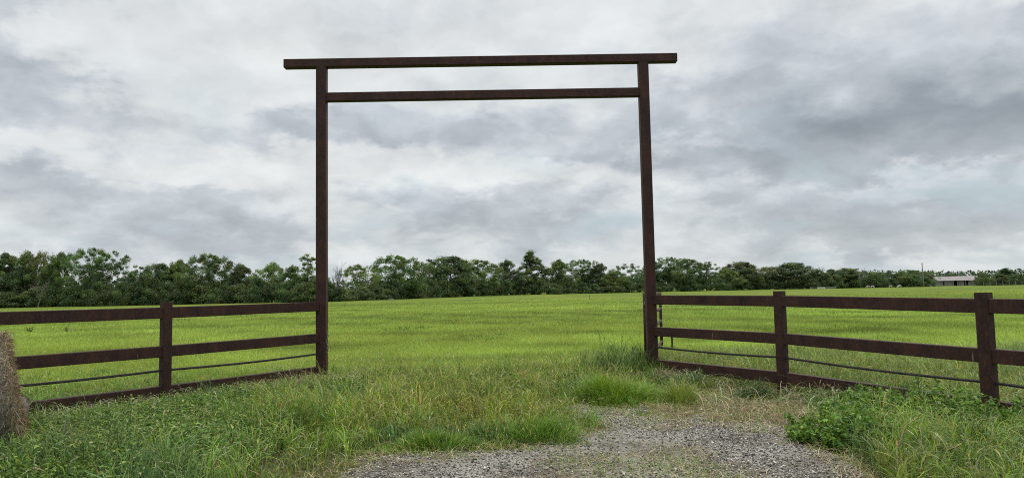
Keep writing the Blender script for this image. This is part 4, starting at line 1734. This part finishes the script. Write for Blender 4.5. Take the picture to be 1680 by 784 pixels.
GW = ((5, (.130, .245, .034)), (3, (.075, .150, .028)), (3, (.185, .29, .045)))
for u, v, rx_, ry_, hgt, nst, sd_, lab in (
        (1392, 738, .48, .40, .40, 110, 1, 'bushy dark green leafy weed at the gravel edge nearest the road'),
        (1480, 705, .55, .40, .38, 120, 2, 'bright leafy weed clump directly behind the bushy dark one'),
        (1420, 690, .36, .30, .32, 90, 3, 'low leafy weed between the bushy dark one and the second fence post'),
        (1452, 672, .42, .22, .34, 55, 5, 'leafy weed against the lowest rail between the second and the widest fence post'),
        (1540, 676, .40, .22, .36, 55, 6, 'leafy weed against the lowest rail just short of the widest fence post'),
        (1640, 720, .45, .32, .38, 60, 7, 'leafy weed in front of the rails past the widest fence post'),
        (1570, 700, .45, .32, .36, 70, 4, 'leafy weed clump at the foot of the widest fence post')):
    p = at(u, v)
    y_ = p.y + ry_ * .7
    x_ = p.x * y_ / p.y
    o = leaf_obj('leafy_weed', leafy(0, 0, rx_, ry_, hgt, nst, 34, .075, GW, sd_), WEED, None, (x_, y_, float(ground_z(x_, y_))))
    tag(o, lab, 'weed', 'leafy weeds by the fence')

# small weeds all through the bank: nobody could count them
parts = []
BW = ((3, (.06, .125, .026)), (4, (.12, .215, .040)), (4, (.21, .30, .07)), (1, (.035, .075, .022)), (.6, (.30, .30, .14)))
cands = []
for i in range(1700):
    x, y = rng.uniform(-6.8, -2.2), rng.uniform(5.0, 11.2)
    cands.append((x, y))
for i in range(240):
    cands.append((rng.uniform(3.2, 6.8), rng.uniform(5.0, 9.4)))
for i in range(60):
    cands.append((rng.uniform(-3, 1.0), rng.uniform(8.6, 11.8)))
for i, (x, y) in enumerate(cands):
    ff = float(fence_y(x))
    if y > ff - .1:
        continue
    u, v, g, d = zones(np.array([x]), np.array([y]))
    u2, v2, g2, d2 = zones(np.array([x]), np.array([y - .3]))
    if g[0] or d[0] or g2[0]:
        continue
    bx, by = x - bale_c[0], y - bale_c[1]
    if abs(bx * axd.x + by * axd.y) < 1.0 and abs(-bx * axd.y + by * axd.x) < .9:
        continue
    hh = .17 + .20 * float(sstep(.2, 2.0, ff - y)) * rng.uniform(.5, 1.25)
    v_, l_, s_, c_ = leafy(x, y, rng.uniform(.08, .24), rng.uniform(.08, .22), hh, int(rng.integers(5, 16)), 15, rng.uniform(.028, .065), BW, 1000 + i)
    v_ = v_ + np.array([0, 0, float(ground_z(x, y))])
    parts.append((v_, l_, s_, c_))
# yellow-flowered patch in the gateway
for i in range(26):
    p = at(rng.normal(745, 45), rng.normal(672, 9))
    v_, l_, s_, c_ = leafy(p.x, p.y, .14, .12, rng.uniform(.2, .34), 14, 12, .03, ((4, (.42, .38, .05)), (3, (.14, .20, .03)), (1, TAN)), 3000 + i)
    parts.append((v_ + np.array([0, 0, p.z]), l_, s_, c_))
o = leaf_obj('bank_weeds', join(parts), WEED, kind='stuff')
o['label'] = 'small broad-leaved weeds mixed through the grass bank'

# two tall dark weeds out in the field behind the fence
DW = ((4, (.04, .06, .025)), (2, (.07, .09, .03)), (1, BROWN))
for u, v, lab, k in ((50, 546, 'upright dark weed standing alone in the field beyond the hay bale', 1), (106, 546, 'pair of thin dark weed stalks in the field past the upright one', 2)):
    p = at(u, v)
    o = leaf_obj('field_weed', leafy(0, 0, .05 * k, .05, .48, 3 * k, 16, .12 / k, DW, 77 + k), WEED, None, p)
    tag(o, lab, 'weed')


# ------------------------------------------------------------------ loose stones on the gravel
def stones():
    n = 190000
    x = rng.uniform(-4.5, 5.5, n)
    y = rng.uniform(3.6, 10.2, n)
    u, v, g, d = zones(x, y)
    pr = np.where(g, .70 + .5 * fb(x, y, 2.2, 51), np.where(d, .05, 0))
    k = rng.uniform(0, 1, n) < pr
    x, y = x[k], y[k]
    n = len(x)
    s = rng.gamma(2.4, .0017, n) + .0036
    s = np.minimum(s, .022)
    oct_ = np.array([(1, 0, 0), (0, 1, 0), (-1, 0, 0), (0, -1, 0), (0, 0, 1), (0, 0, -1)], float)
    V = oct_[None] * rng.uniform(.65, 1.25, (n, 6, 1)) + rng.normal(0, .18, (n, 6, 3))
    a = rng.uniform(0, 6.28, n)
    ca, sa = np.cos(a)[:, None], np.sin(a)[:, None]
    X = V[:, :, 0] * ca - V[:, :, 1] * sa
    Y = V[:, :, 0] * sa + V[:, :, 1] * ca
    V = np.stack([X, Y, V[:, :, 2] * .7], 2) * s[:, None, None]
    V[:, :, 0] += x[:, None]
    V[:, :, 1] += y[:, None]
    V[:, :, 2] += (ground_z(x, y) + .022 + s * .25)[:, None]
    fc = np.array([(0, 1, 4), (1, 2, 4), (2, 3, 4), (3, 0, 4), (1, 0, 5), (2, 1, 5), (3, 2, 5), (0, 3, 5)])
    loops = (np.arange(n)[:, None, None] * 6 + fc[None]).ravel()
    starts = np.arange(n * 8) * 3
    val = rng.choice([.035, .085, .15, .23, .35, .52], n, p=[.15, .17, .20, .19, .18, .11])[:, None] * rng.uniform(.85, 1.15, (n, 1))
    col = val * (np.array([1.10, 1.0, .87]) + rng.normal(0, .035, (n, 3)))
    return V.reshape(-1, 3), loops, starts, np.repeat(col, 6, 0)


ms, n_, l_, p_ = mat('loose_stone')
a_ = n_.new('ShaderNodeVertexColor')
a_.layer_name = 'Col'
l_.new(a_.outputs[0], p_.inputs['Base Color'])
p_.inputs['Roughness'].default_value = .85
o = leaf_obj('loose_gravel', stones(), ms, kind='stuff')
o['label'] = 'loose grey and white stones scattered over the gravel drive'
